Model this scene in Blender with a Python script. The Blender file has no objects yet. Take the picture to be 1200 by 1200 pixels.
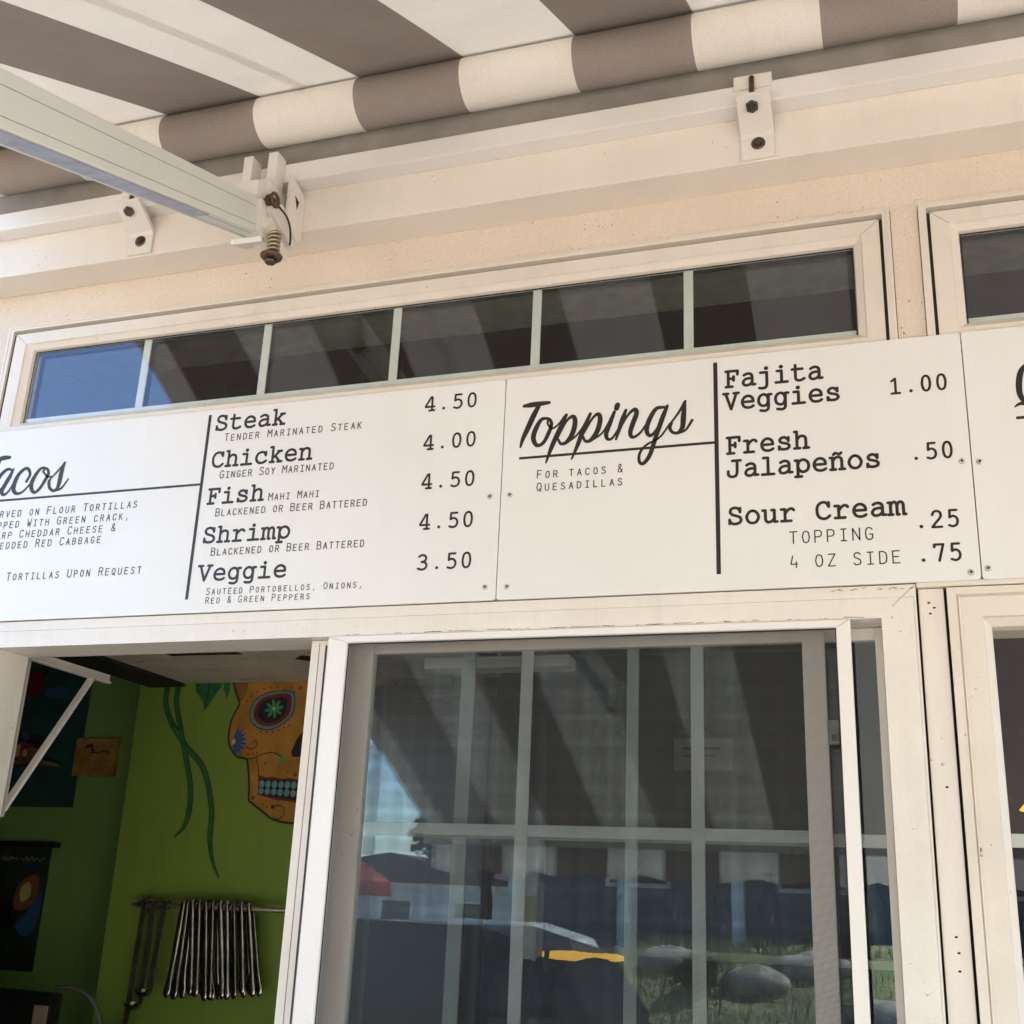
import bpy, bmesh, math, random
from mathutils import Vector, Matrix
from mathutils.geometry import tessellate_polygon
random.seed(11)
S = bpy.context.scene
col = S.collection
R_ = math.radians

# ------------------------------------------------------------------ camera
def rot(a, b, c):
    return Matrix.Rotation(a, 3, 'Z') @ Matrix.Rotation(b, 3, 'X') @ Matrix.Rotation(c, 3, 'Y')
M3 = rot(R_(19.178), R_(18.833), R_(-2.591))
cam = bpy.data.cameras.new('camera')
co = bpy.data.objects.new('camera', cam); col.objects.link(co)
right, fwd, up = M3 @ Vector((1, 0, 0)), M3 @ Vector((0, 1, 0)), M3 @ Vector((0, 0, 1))
mw = Matrix((right, up, -fwd)).transposed().to_4x4(); mw.translation = Vector((0, -1.85, 1.6))
co.matrix_world = mw
cam.sensor_fit = 'HORIZONTAL'; cam.sensor_width = 36; cam.lens = 36 * 1379.8 / 1200
cam.clip_start = 0.02; cam.clip_end = 600
S.camera = co
S.render.resolution_x = S.render.resolution_y = 1024

# ------------------------------------------------------------------ world, sun, exposure
SUN_EL, SUN_AZ = 56, 128          # azimuth of the sun, clockwise from +Y
w = bpy.data.worlds.new('World'); S.world = w; w.use_nodes = True
nt = w.node_tree; nt.nodes.clear()
sky = nt.nodes.new('ShaderNodeTexSky'); sky.sky_type = 'NISHITA'; sky.sun_disc = False
sky.sun_elevation = R_(SUN_EL); sky.sun_rotation = R_(SUN_AZ); sky.air_density = 1.0; sky.dust_density = 0.15; sky.ozone_density = 3.0
bg = nt.nodes.new('ShaderNodeBackground'); bg.inputs[1].default_value = 0.13
wo = nt.nodes.new('ShaderNodeOutputWorld')
nt.links.new(sky.outputs[0], bg.inputs[0]); nt.links.new(bg.outputs[0], wo.inputs[0])
sl = bpy.data.lights.new('sun', 'SUN'); sl.energy = 3.9; sl.angle = R_(0.5); sl.color = (1.0, 0.93, 0.82)
so = bpy.data.objects.new('sun', sl); col.objects.link(so)
sd = Vector((math.sin(R_(SUN_AZ)) * math.cos(R_(SUN_EL)), math.cos(R_(SUN_AZ)) * math.cos(R_(SUN_EL)), math.sin(R_(SUN_EL))))
so.rotation_euler = sd.to_track_quat('Z', 'Y').to_euler()
S.view_settings.view_transform = 'Standard'; S.view_settings.look = 'None'
S.view_settings.gamma = 1; S.view_settings.exposure = 2.82
S.render.engine = 'CYCLES'

# ------------------------------------------------------------------ materials
def mat(name):
    m = bpy.data.materials.new(name); m.use_nodes = True
    t = m.node_tree; p = t.nodes['Principled BSDF']
    return m, t, p, t.nodes['Material Output']
def N(t, kind, **kw):
    n = t.nodes.new(kind)
    for k, v in kw.items():
        if k in n.inputs: n.inputs[k].default_value = v
        else: setattr(n, k, v)
    return n
def rgb(c): return (c[0], c[1], c[2], 1)
def coords(t):
    return N(t, 'ShaderNodeTexCoord').outputs['Object']
def noise(t, vec, scale, detail=4, rough=0.55, stretch=None):
    if stretch:
        mp = N(t, 'ShaderNodeMapping'); mp.inputs['Scale'].default_value = stretch
        t.links.new(vec, mp.inputs['Vector']); vec = mp.outputs[0]
    n = N(t, 'ShaderNodeTexNoise', Scale=scale, Detail=detail, Roughness=rough)
    t.links.new(vec, n.inputs['Vector']); return n.outputs['Fac']
def ramp(t, fac, a, b, lo=0.0, hi=1.0):
    n = N(t, 'ShaderNodeMapRange'); n.inputs[1].default_value = a; n.inputs[2].default_value = b
    n.inputs[3].default_value = lo; n.inputs[4].default_value = hi; n.clamp = True
    t.links.new(fac, n.inputs[0]); return n.outputs[0]
def mix(t, fac, a, b):
    n = N(t, 'ShaderNodeMix', data_type='RGBA')
    if hasattr(fac, 'is_output'): t.links.new(fac, n.inputs[0])
    else: n.inputs[0].default_value = fac
    for v, i in ((a, 6), (b, 7)):
        if hasattr(v, 'is_output'): t.links.new(v, n.inputs[i])
        else: n.inputs[i].default_value = rgb(v)
    return n.outputs[2]
def math_(t, op, a, b=0.0, c=0.0):
    n = N(t, 'ShaderNodeMath', operation=op)
    for i, v in enumerate((a, b, c)):
        if hasattr(v, 'is_output'): t.links.new(v, n.inputs[i])
        else: n.inputs[i].default_value = v
    return n.outputs[0]
def bump(t, p, h, strength, dist=0.002):
    b = N(t, 'ShaderNodeBump'); b.inputs['Strength'].default_value = strength; b.inputs['Distance'].default_value = dist
    t.links.new(h, b.inputs['Height']); t.links.new(b.outputs[0], p.inputs['Normal'])

def painted(name, c, dirt=(0.30, 0.22, 0.15), amount=0.25, rough=0.5, specks=True, bs=0.15, streak=(1, 1, 1)):
    m, t, p, o = mat(name); v = coords(t)
    big = ramp(t, noise(t, v, 5, 6, 0.65, streak), 0.42, 0.72, 0, amount)
    base = mix(t, big, c, tuple(0.55 * a + 0.45 * b for a, b in zip(c, dirt)))
    if specks:
        n2 = noise(t, v, 130, 2, 0.4)
        msk = math_(t, 'MULTIPLY', ramp(t, n2, 0.72, 0.76), ramp(t, noise(t, v, 9, 2), 0.5, 0.62, 0, 0.8))
        base = mix(t, msk, base, (0.12, 0.08, 0.05))
    base = mix(t, ramp(t, noise(t, v, 420, 2), 0.3, 0.7, 0, 0.10), base, (0.35, 0.31, 0.27))
    base = mix(t, ramp(t, noise(t, v, 16, 5, 0.7, (1, 1, 0.12)), 0.52, 0.72, 0, amount * 0.5), base, (0.42, 0.34, 0.26))
    t.links.new(base, p.inputs['Base Color'])
    p.inputs['Roughness'].default_value = rough
    bump(t, p, noise(t, v, 90, 3), bs, 0.001)
    return m
def plain(name, c, rough=0.5, metal=0.0, var=0.12, scale=25):
    m, t, p, o = mat(name); v = coords(t)
    base = mix(t, ramp(t, noise(t, v, scale), 0.35, 0.7), c, tuple(x * (1 - var * 2) for x in c))
    t.links.new(base, p.inputs['Base Color']); p.inputs['Roughness'].default_value = rough; p.inputs['Metallic'].default_value = metal
    return m
def glass(name, tint=(0.86, 0.90, 0.88), f0=0.085, rough=0.0, coat=(1, 1, 1)):
    m, t, p, o = mat(name); t.nodes.remove(p)
    lw = N(t, 'ShaderNodeLayerWeight'); lw.inputs[0].default_value = 0.5
    f = math_(t, 'MULTIPLY_ADD', math_(t, 'POWER', lw.outputs['Facing'], 4.0), 0.85, f0)
    tr = N(t, 'ShaderNodeBsdfTransparent'); tr.inputs[0].default_value = rgb(tint)
    gl = N(t, 'ShaderNodeBsdfGlossy'); gl.inputs['Roughness'].default_value = rough; gl.inputs[0].default_value = rgb(coat)
    v = coords(t)
    b = N(t, 'ShaderNodeBump'); b.inputs['Strength'].default_value = 0.012; b.inputs['Distance'].default_value = 0.01
    t.links.new(noise(t, v, 3.0, 2), b.inputs['Height']); t.links.new(b.outputs[0], gl.inputs['Normal'])
    mx = N(t, 'ShaderNodeMixShader'); t.links.new(f, mx.inputs[0]); t.links.new(tr.outputs[0], mx.inputs[1]); t.links.new(gl.outputs[0], mx.inputs[2])
    t.links.new(mx.outputs[0], o.inputs[0]); return m

VINYL = painted('vinyl_window_frame', (0.80, 0.755, 0.685), amount=0.30, rough=0.42)
VINYL_OLD = painted('weathered_vinyl', (0.78, 0.715, 0.625), amount=0.35, rough=0.48)
ALU = painted('white_aluminium', (0.84, 0.81, 0.775), amount=0.10, rough=0.35, specks=False)
LEDGER = painted('painted_timber', (0.84, 0.775, 0.69), amount=0.18, rough=0.5)
POSTW = painted('painted_post', (0.80, 0.74, 0.675), amount=0.45, rough=0.55, streak=(3, 3, 0.6))
ARM = painted('powder_coated_aluminium', (0.76, 0.79, 0.735), amount=0.10, rough=0.38, specks=False, bs=0.05)
BRK = painted('white_bracket_paint', (0.82, 0.78, 0.72), amount=0.35, rough=0.4, bs=0.3)
GRILLE = plain('pale_green_grille', (0.71, 0.74, 0.685), 0.5, 0, 0.04)
GRILLE2 = plain('grey_white_grille', (0.60, 0.61, 0.59), 0.5, 0, 0.04)
DARKGAP = plain('dark_gap', (0.022, 0.017, 0.014), 0.9)
GASKET = plain('black_gasket', (0.02, 0.02, 0.022), 0.6)
BOLT = plain('dull_steel_bolt', (0.16, 0.13, 0.105), 0.42, 0.85, 0.25, 200)
RUST = plain('rusty_steel', (0.17, 0.10, 0.06), 0.6, 0.5, 0.3, 150)
SPRING = plain('brass_spring', (0.50, 0.42, 0.28), 0.4, 0.7, 0.2, 120)
SCREW = plain('zinc_screw', (0.62, 0.60, 0.56), 0.35, 0.25, 0.2, 200)
INK = plain('black_lettering', (0.022, 0.017, 0.015), 0.45, 0, 0.1, 60)
INKTHIN = plain('dark_grey_lettering', (0.06, 0.053, 0.05), 0.5, 0, 0.1, 60)
COVER = plain('grey_awning_backing', (0.40, 0.37, 0.33), 0.6, 0.0, 0.12, 12)
PANE = glass('window_glass', f0=0.064, coat=(0.90, 0.84, 1.0))
PANE3 = glass('sash_glass', (0.86, 0.90, 0.89), 0.125, 0.0, (0.78, 0.93, 1.0))
PANE2 = glass('inner_window_glass', f0=0.05)

m, t, p, o = mat('sign_panel'); v = coords(t)
c = mix(t, ramp(t, noise(t, v, 3, 3), 0.35, 0.7), (0.80, 0.795, 0.775), (0.765, 0.755, 0.73))
c = mix(t, ramp(t, noise(t, v, 60, 5, 0.7), 0.66, 0.78, 0, 0.30), c, (0.55, 0.5, 0.43))
c = mix(t, ramp(t, noise(t, v, 14, 5, 0.7, (1, 1, 0.10)), 0.50, 0.72, 0, 0.05), c, (0.5, 0.45, 0.38))
c = mix(t, ramp(t, noise(t, v, 430, 2), 0.3, 0.7, 0, 0.06), c, (0.4, 0.38, 0.34))
t.links.new(c, p.inputs['Base Color']); p.inputs['Roughness'].default_value = 0.38; bump(t, p, noise(t, v, 3.5, 3, 0.5), 0.25, 0.006)
SIGN = m

m, t, p, o = mat('stucco'); v = coords(t)
c = mix(t, ramp(t, noise(t, v, 4, 5, 0.6), 0.38, 0.68), (0.775, 0.685, 0.585), (0.715, 0.615, 0.51))
c = mix(t, ramp(t, noise(t, v, 420, 2), 0.42, 0.62), c, (0.70, 0.585, 0.475))
msk = math_(t, 'MULTIPLY', ramp(t, noise(t, v, 190, 1, 0.3), 0.745, 0.765), ramp(t, noise(t, v, 13, 2), 0.48, 0.56))
c = mix(t, msk, c, (0.10, 0.07, 0.05))
t.links.new(c, p.inputs['Base Color']); p.inputs['Roughness'].default_value = 0.9; bump(t, p, noise(t, v, 330, 4), 0.55, 0.0015)
STUCCO = m

PITCH, PH0 = 0.218, -1.380
def stripes(name, roll):
    m, t, p, o = mat(name); t.nodes.remove(p); v = coords(t)
    sx = N(t, 'ShaderNodeSeparateXYZ'); t.links.new(v, sx.inputs[0]); x = sx.outputs[0]
    ph = math_(t, 'MODULO', math_(t, 'ADD', math_(t, 'DIVIDE', math_(t, 'SUBTRACT', x, PH0), 2 * PITCH), 20.0), 1.0)
    isw = math_(t, 'GREATER_THAN', ph, 0.5)
    n1 = ramp(t, noise(t, v, 7, 5, 0.6), 0.35, 0.7)
    white = mix(t, n1, (0.84, 0.80, 0.735), (0.80, 0.755, 0.685))
    grey = mix(t, n1, (0.345, 0.30, 0.268), (0.315, 0.27, 0.24))
    c = mix(t, isw, grey, white)
    fleck = mix(t, isw, (0.17, 0.145, 0.125), (0.56, 0.52, 0.46))
    c = mix(t, ramp(t, noise(t, v, 380, 2), 0.32, 0.68, 0, 0.30), c, fleck)
    c = mix(t, ramp(t, noise(t, v, 10, 6, 0.75, (1, 0.15, 0.15)), 0.54, 0.74, 0, 0.22), c, (0.45, 0.39, 0.32))
    # faint mildew smudges and the darker overlapped seam between two fabric widths
    c = mix(t, ramp(t, noise(t, v, 22, 6, 0.7), 0.62, 0.75, 0, 0.22), c, (0.36, 0.30, 0.24))
    seam = math_(t, 'LESS_THAN', math_(t, 'ABSOLUTE', math_(t, 'ADD', x, 1.062)), 0.013)
    weave = noise(t, v, 900, 1)
    d = N(t, 'ShaderNodeBsdfDiffuse'); tl = N(t, 'ShaderNodeBsdfTranslucent')
    t.links.new(c, d.inputs[0]); t.links.new(c, tl.inputs[0])
    b = N(t, 'ShaderNodeBump'); b.inputs['Strength'].default_value = 0.25; b.inputs['Distance'].default_value = 0.001
    t.links.new(weave, b.inputs['Height'])
    b2 = N(t, 'ShaderNodeBump'); b2.inputs['Strength'].default_value = 0.35; b2.inputs['Distance'].default_value = 0.006
    t.links.new(noise(t, v, 5, 3, 0.5, (1.6, 0.5, 1)), b2.inputs['Height']); t.links.new(b.outputs[0], b2.inputs['Normal'])
    t.links.new(b2.outputs[0], d.inputs['Normal'])
    ms = N(t, 'ShaderNodeMixShader'); f = 0.0 if roll else TRANSL
    f = math_(t, 'MULTIPLY', math_(t, 'MULTIPLY_ADD', isw, 0.75, 0.25), f)
    f = math_(t, 'MULTIPLY', f, math_(t, 'MULTIPLY_ADD', seam, -0.55, 1.0))
    t.links.new(f, ms.inputs[0]); t.links.new(d.outputs[0], ms.inputs[1]); t.links.new(tl.outputs[0], ms.inputs[2])
    t.links.new(ms.outputs[0], o.inputs[0]); return m
TRANSL = 0.035
CANVAS = stripes('striped_canvas', False); TRANSL = 0.30; VALM = stripes('valance_canvas', False); ROLLM = stripes('rolled_striped_canvas', True)

m, t, p, o = mat('insect_mesh'); t.nodes.remove(p); v = coords(t)
sx = N(t, 'ShaderNodeSeparateXYZ'); t.links.new(v, sx.inputs[0])
def wires(s): return math_(t, 'LESS_THAN', math_(t, 'FRACT', math_(t, 'DIVIDE', math_(t, 'ADD', s, 5.0), 0.00155)), 0.25)
wm = math_(t, 'MAXIMUM', wires(sx.outputs[0]), wires(sx.outputs[2]))
tr = N(t, 'ShaderNodeBsdfTransparent'); df = N(t, 'ShaderNodeBsdfDiffuse'); df.inputs[0].default_value = (0.038, 0.039, 0.041, 1)
ms = N(t, 'ShaderNodeMixShader'); t.links.new(wm, ms.inputs[0]); t.links.new(tr.outputs[0], ms.inputs[1]); t.links.new(df.outputs[0], ms.inputs[2])
t.links.new(ms.outputs[0], o.inputs[0]); MESH = m

def emis(name, c, s):
    m, t, p, o = mat(name); p.inputs['Base Color'].default_value = rgb(c)
    p.inputs['Emission Color'].default_value = rgb(c); p.inputs['Emission Strength'].default_value = s; return m

# ------------------------------------------------------------------ mesh helpers
class MB:
    def __init__(self): self.bm = bmesh.new(); self.mats = []
    def mi(self, m):
        if m not in self.mats: self.mats.append(m)
        return self.mats.index(m)
    def face(self, pts, m):
        f = self.bm.faces.new([self.bm.verts.new(p) for p in pts]); f.material_index = self.mi(m); return f
    def hexa(self, c8, m):     # c8: 4 bottom, 4 top (same winding)
        v = [self.bm.verts.new(p) for p in c8]; i = self.mi(m); fs = []
        for q in ((3, 2, 1, 0), (4, 5, 6, 7), (0, 1, 5, 4), (1, 2, 6, 5), (2, 3, 7, 6), (3, 0, 4, 7)):
            f = self.bm.faces.new([v[k] for k in q]); f.material_index = i; fs.append(f)
        return v, fs
    def box(self, x0, x1, y0, y1, z0, z1, m, bev=0.0, rotm=None, org=None):
        c = [(x0, y0, z0), (x1, y0, z0), (x1, y1, z0), (x0, y1, z0), (x0, y0, z1), (x1, y0, z1), (x1, y1, z1), (x0, y1, z1)]
        if rotm is not None: c = [rotm @ Vector(p) + org for p in c]
        v, fs = self.hexa(c, m)
        if bev:
            es = list({e for f in fs for e in f.edges})
            bmesh.ops.bevel(self.bm, geom=es, offset=bev, segments=2, affect='EDGES', profile=0.6)
        return self
    def ring(self, loops, m):  # loops of (x0,x1,z0,z1,y): mitred frame lofted through them
        i = self.mi(m); prev = None
        for x0, x1, z0, z1, y in loops:
            cur = [self.bm.verts.new(p) for p in ((x0, y, z0), (x1, y, z0), (x1, y, z1), (x0, y, z1))]
            if prev:
                for k in range(4):
                    f = self.bm.faces.new((prev[k], prev[(k + 1) % 4], cur[(k + 1) % 4], cur[k])); f.material_index = i
            prev = cur
        return self
    def tube(self, pts, r, m, n=10, cap=True, smooth=True):
        pts = [Vector(p) for p in pts]; rr = r if isinstance(r, (list, tuple)) else [r] * len(pts); rings = []; i = self.mi(m)
        ref = None
        for k, p in enumerate(pts):
            d = (pts[min(k + 1, len(pts) - 1)] - pts[max(k - 1, 0)]).normalized()
            if ref is None: ref = Vector((0, 0, 1)) if abs(d.z) < 0.9 else Vector((1, 0, 0))
            a = d.cross(ref).normalized(); b = d.cross(a).normalized(); ref = a.cross(d)
            rings.append([self.bm.verts.new(p + (a * math.cos(2 * math.pi * j / n) + b * math.sin(2 * math.pi * j / n)) * rr[k]) for j in range(n)])
        for A, B in zip(rings, rings[1:]):
            for j in range(n):
                f = self.bm.faces.new((A[j], A[(j + 1) % n], B[(j + 1) % n], B[j])); f.material_index = i; f.smooth = smooth
        if cap:
            for q in (rings[0][::-1], rings[-1]):
                f = self.bm.faces.new(q); f.material_index = i
        return self
    def poly(self, pts, m):
        f = self.face(pts, m); return self
    def plate(self, pts2, fn, m, d):   # extrude a 2-D outline: fn(a,b,depth)->xyz
        n = len(pts2); i = self.mi(m)
        A = [self.bm.verts.new(fn(a, b, 0)) for a, b in pts2]; B = [self.bm.verts.new(fn(a, b, d)) for a, b in pts2]
        for q in (A[::-1], B): self.bm.faces.new(q).material_index = i
        for k in range(n): self.bm.faces.new((A[k], A[(k + 1) % n], B[(k + 1) % n], B[k])).material_index = i
        return self
    def ball(self, c, r, m, sub=2, sc=(1, 1, 1), rough=0.0):
        i = self.mi(m)
        g = bmesh.ops.create_icosphere(self.bm, subdivisions=sub, radius=r)
        for v in g['verts']:
            k = 1 + random.uniform(-rough, rough)
            v.co = Vector((v.co.x * sc[0] * k, v.co.y * sc[1] * k, v.co.z * sc[2] * k)) + Vector(c)
        for f in {f for v in g['verts'] for f in v.link_faces}: f.material_index = i; f.smooth = True
        return self
    def build(self, name, parent=None, recalc=True):
        if recalc: bmesh.ops.recalc_face_normals(self.bm, faces=self.bm.faces)
        big = [f for f in self.bm.faces if len(f.verts) > 4]
        if big: bmesh.ops.triangulate(self.bm, faces=big)
        me = bpy.data.meshes.new(name); self.bm.to_mesh(me); self.bm.free()
        for mm in self.mats: me.materials.append(mm)
        ob = bpy.data.objects.new(name, me); col.objects.link(ob)
        if parent: ob.parent = parent; ob.matrix_parent_inverse = Matrix.Translation(-world_loc(parent))
        return ob
def world_loc(o): return Vector(o.location) if o.type == 'EMPTY' else Vector((0, 0, 0))
def empty(name, loc=(0, 0, 0)):
    o = bpy.data.objects.new(name, None); col.objects.link(o); o.location = loc; o.empty_display_size = 0.1; return o
def tag(o, label=None, cat=None, group=None, kind=None):
    if label: o['label'] = label
    if cat: o['category'] = cat
    if group: o['group'] = group
    if kind: o['kind'] = kind
    return o

def spline(pts, closed=False, n=7):
    P = [tuple(p) for p in pts]; out = []
    if len(P) < 3: return P
    m = len(P); segs = m if closed else m - 1
    for i in range(segs):
        a = P[(i - 1) % m] if closed or i > 0 else tuple(2 * x - y for x, y in zip(P[0], P[1]))
        b, c = P[i], P[(i + 1) % m]
        d = P[(i + 2) % m] if closed or i + 2 < m else tuple(2 * x - y for x, y in zip(P[-1], P[-2]))
        for k in range(n):
            u = k / n
            out.append(tuple(0.5 * ((2 * q) + (-p + r) * u + (2 * p - 5 * q + 4 * r - s) * u * u + (-p + 3 * q - 3 * r + s) * u ** 3) for p, q, r, s in zip(a, b, c, d)))
    out.append(P[0] if closed else P[-1]); return out
YT = [0]
def stroke(mb, pts, m, y, fn=None, round_=True):
    """flat inked stroke through (x, z, width) points on the plane y; each stroke a hair proud of the last"""
    YT[0] = (YT[0] + 1) % 9; yy = y - 0.00003 * YT[0]
    pts = [p for k, p in enumerate(pts) if k == 0 or math.hypot(p[0] - pts[k - 1][0], p[1] - pts[k - 1][1]) > 1e-6]
    if len(pts) < 2: return
    L, Rr = [], []; n = len(pts)
    for k in range(n):
        a, b = pts[max(k - 1, 0)], pts[min(k + 1, n - 1)]
        if 0 < k < n - 1:
            d1 = Vector((pts[k][0] - a[0], pts[k][1] - a[1])).normalized(); d2 = Vector((b[0] - pts[k][0], b[1] - pts[k][1])).normalized()
            dd = d1 + d2
            if dd.length < 0.2: dd = d1
            dd.normalize(); sc = 1 / max(0.55, dd.dot(d1))
        else:
            dd = Vector((b[0] - a[0], b[1] - a[1])).normalized(); sc = 1
        nx, nz = -dd.y, dd.x; h = pts[k][2] / 2 * sc
        L.append((pts[k][0] + nx * h, pts[k][1] + nz * h)); Rr.append((pts[k][0] - nx * h, pts[k][1] - nz * h))
    i = mb.mi(m); bv = mb.bm.verts
    vl = [bv.new((x, yy, z)) for x, z in L]; vr = [bv.new((x, yy, z)) for x, z in Rr]
    for k in range(n - 1): mb.bm.faces.new((vr[k], vr[k + 1], vl[k + 1], vl[k])).material_index = i
    if round_:
        for e, (va, vb) in ((0, (vl[0], vr[0])), (n - 1, (vr[-1], vl[-1]))):
            c = pts[e]; a0 = math.atan2(va.co.z - c[1], va.co.x - c[0]); r = c[2] / 2
            ar = [bv.new((c[0] + r * math.cos(a0 + math.pi * q / 5), yy, c[1] + r * math.sin(a0 + math.pi * q / 5))) for q in range(1, 5)]
            mb.bm.faces.new([va] + ar + [vb]).material_index = i
MB_build_parent = None
# ------------------------------------------------------------------ ground and street (setting)
m, t, p, o = mat('tan_paving'); v = coords(t)
c = mix(t, ramp(t, noise(t, v, 1.5, 6, 0.65), 0.35, 0.7), (0.60, 0.52, 0.42), (0.53, 0.45, 0.36))
br = N(t, 'ShaderNodeTexBrick'); br.inputs['Scale'].default_value = 1.6; br.inputs['Mortar Size'].default_value = 0.012
br.inputs['Color1'].default_value = (1, 1, 1, 1); br.inputs['Color2'].default_value = (0.88, 0.88, 0.88, 1); br.inputs['Mortar'].default_value = (0.5, 0.5, 0.5, 1)
t.links.new(v, br.inputs['Vector'])
mm_ = N(t, 'ShaderNodeMix', data_type='RGBA', blend_type='MULTIPLY'); mm_.inputs[0].default_value = 1
t.links.new(c, mm_.inputs[6]); t.links.new(br.outputs[0], mm_.inputs[7])
t.links.new(mm_.outputs[2], p.inputs['Base Color']); p.inputs['Roughness'].default_value = 0.85
PAVING = m
m, t, p, o = mat('dry_grass'); v = coords(t)
c = mix(t, ramp(t, noise(t, v, 3, 6, 0.7), 0.35, 0.7), (0.20, 0.24, 0.07), (0.46, 0.40, 0.24))
t.links.new(c, p.inputs['Base Color']); p.inputs['Roughness'].default_value = 0.95; bump(t, p, noise(t, v, 60, 3), 1.0, 0.05); GRASS = m
ASPH = plain('pale_concrete_road', (0.30, 0.28, 0.25), 0.9, 0, 0.12, 40)
ROCK = plain('pale_rock', (0.42, 0.37, 0.30), 0.9, 0, 0.3, 6)
LEAFM = plain('leaf_green', (0.055, 0.10, 0.03), 0.7, 0, 0.3, 3)
BARK = plain('bark', (0.10, 0.07, 0.05), 0.9, 0, 0.3, 20)
SIDING = plain('grey_siding', (0.20, 0.205, 0.215), 0.8, 0, 0.15, 4)
WHITEP = plain('white_trim', (0.78, 0.77, 0.74), 0.6, 0, 0.06)
PALEHOUSE = plain('pale_blue_siding', (0.62, 0.68, 0.74), 0.8, 0, 0.08)
ROOFM = plain('roof_shingle', (0.11, 0.10, 0.10), 0.9, 0, 0.25, 15)

tag(MB().box(-200, 200, -200, 200, -0.5, 0, PAVING).build('ground'), kind='structure')
tag(MB().box(-30, 30, -3.2, 0.0, 0.003, 0.010, plain('bounce_absorber', (0.07, 0.056, 0.046), 0.85, 0, 0.2, 8)).build('added_dark_ground'), kind='structure')  # unseen dark strip added to weaken ground bounce on the ledger's underside
tag(MB().box(-120, 120, -9, -6.5, 0.004, 0.012, ASPH).build('road'), kind='structure')
tag(MB().box(-3.6, 120, -9.2, -9, 0, 0.13, plain('kerb_concrete', (0.45, 0.43, 0.40), 0.9), 0.01).build('kerb'), kind='structure')
b = MB(); nx, ny = 60, 14; g = []
for j in range(ny + 1):
    row = []
    for i in range(nx + 1):
        x = -3.4 + 33 * i / nx; f = j / ny; y = -9.2 - 4.5 * f
        z = 0.10 + 1.22 * min(1, 1.5 * f) ** 0.8 + 0.12 * math.sin(x * 0.9 + 2 * f) * f + random.uniform(-0.03, 0.03)
        row.append(b.bm.verts.new((x, y, z)))
    g.append(row)
for j in range(ny):
    for i in range(nx):
        f_ = b.bm.faces.new((g[j][i], g[j][i + 1], g[j + 1][i + 1], g[j + 1][i])); f_.material_index = b.mi(GRASS); f_.smooth = True
tag(b.build('grassy_bank'), kind='structure')
tag(MB().box(-7.5, 30, -60, -13.75, 0.0, 1.15, GRASS).build('terrain'), kind='structure')

# ------------------------------------------------------------------ the taco stand (building)
B = empty('taco_stand', (0, 0.07, 0))
tag(B, 'cream taco stand facade with stucco band, white vinyl windows and an open serving hatch', 'building')
XL, XR = -4.2, 4.4
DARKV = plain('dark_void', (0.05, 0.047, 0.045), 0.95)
wl = MB()
wl.box(XL, XR, 0.02, 0.12, 2.7835, 3.6, STUCCO)                    # band above the transoms
wl.box(XL, -1.846, 0.02, 0.12, 2.1, 2.7835, STUCCO)
wl.box(0.0195, 0.0636, 0.013, 0.12, 2.5, 2.7835, STUCCO)             # narrow pier between transoms
wl.box(1.90, XR, 0.02, 0.12, 0.0, 2.7835, STUCCO)
wl.box(XL, -1.90, 0.02, 0.12, 0.0, 2.1, STUCCO)
wl.box(-1.90, 1.90, 0.02, 0.12, 0.0, 0.93, STUCCO)
wall = wl.build('wall', B)
MB().box(-1.846, 1.90, 0.022, 0.12, 2.112, 2.535, VINYL_OLD).build('fascia_panel', B)
MB().box(XL - 0.1, XR + 0.1, 0.13, 2.6, 3.6, 3.66, ROOFM).build('roof', B)
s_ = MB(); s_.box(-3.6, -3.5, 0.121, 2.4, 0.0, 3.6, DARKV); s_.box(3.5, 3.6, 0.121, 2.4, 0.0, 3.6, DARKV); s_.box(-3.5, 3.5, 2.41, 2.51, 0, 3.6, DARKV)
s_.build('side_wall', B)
MB().box(-3.5, 3.5, 0.121, 2.4, 0.005, 0.03, plain('interior_floor', (0.30, 0.27, 0.23), 0.5)).build('interior_floor', B)
led = MB().box(-3.4, 3.4, -0.06, 0.0195, 2.8697, 3.02, LEDGER, 0.002).build('ledger_board', B)
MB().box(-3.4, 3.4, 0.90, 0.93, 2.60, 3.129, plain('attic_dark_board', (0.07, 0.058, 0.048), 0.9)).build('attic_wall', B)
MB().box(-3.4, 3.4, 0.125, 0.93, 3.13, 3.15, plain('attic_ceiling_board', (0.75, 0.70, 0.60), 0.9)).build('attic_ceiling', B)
# post between the two lower windows, with dark joints either side
pm = MB(); pm.box(0.0215, 0.0585, 0.012, 0.10, 0.93, 2.1015, POSTW, 0.002)
for x, z in ((0.036, 2.079), (0.0435, 2.071), (0.037, 2.062), (0.0425, 1.802), (0.0398, 1.596), (0.0418, 1.575), (0.0412, 1.551)):
    pm.ball((x, 0.0117, z), 0.0022, DARKGAP, 1, (1.2, 0.35, 0.75))
post = pm.build('post', B)
MB().box(0.0182, 0.0215, 0.03, 0.06, 0.93, 2.1015, DARKGAP).box(0.0585, 0.0627, 0.03, 0.06, 0.93, 2.1015, DARKGAP).build('shadow_joint', B)
MB().box(0.0195, 1.90, 0.0045, 0.021, 2.1025, 2.1115, VINYL_OLD, 0.001).build('trim_strip', B)
lp = MB(); lp.box(-1.90, -1.772, 0.012, 0.10, 0.93, 2.1015, POSTW, 0.002); lp.build('post', B)

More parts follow.
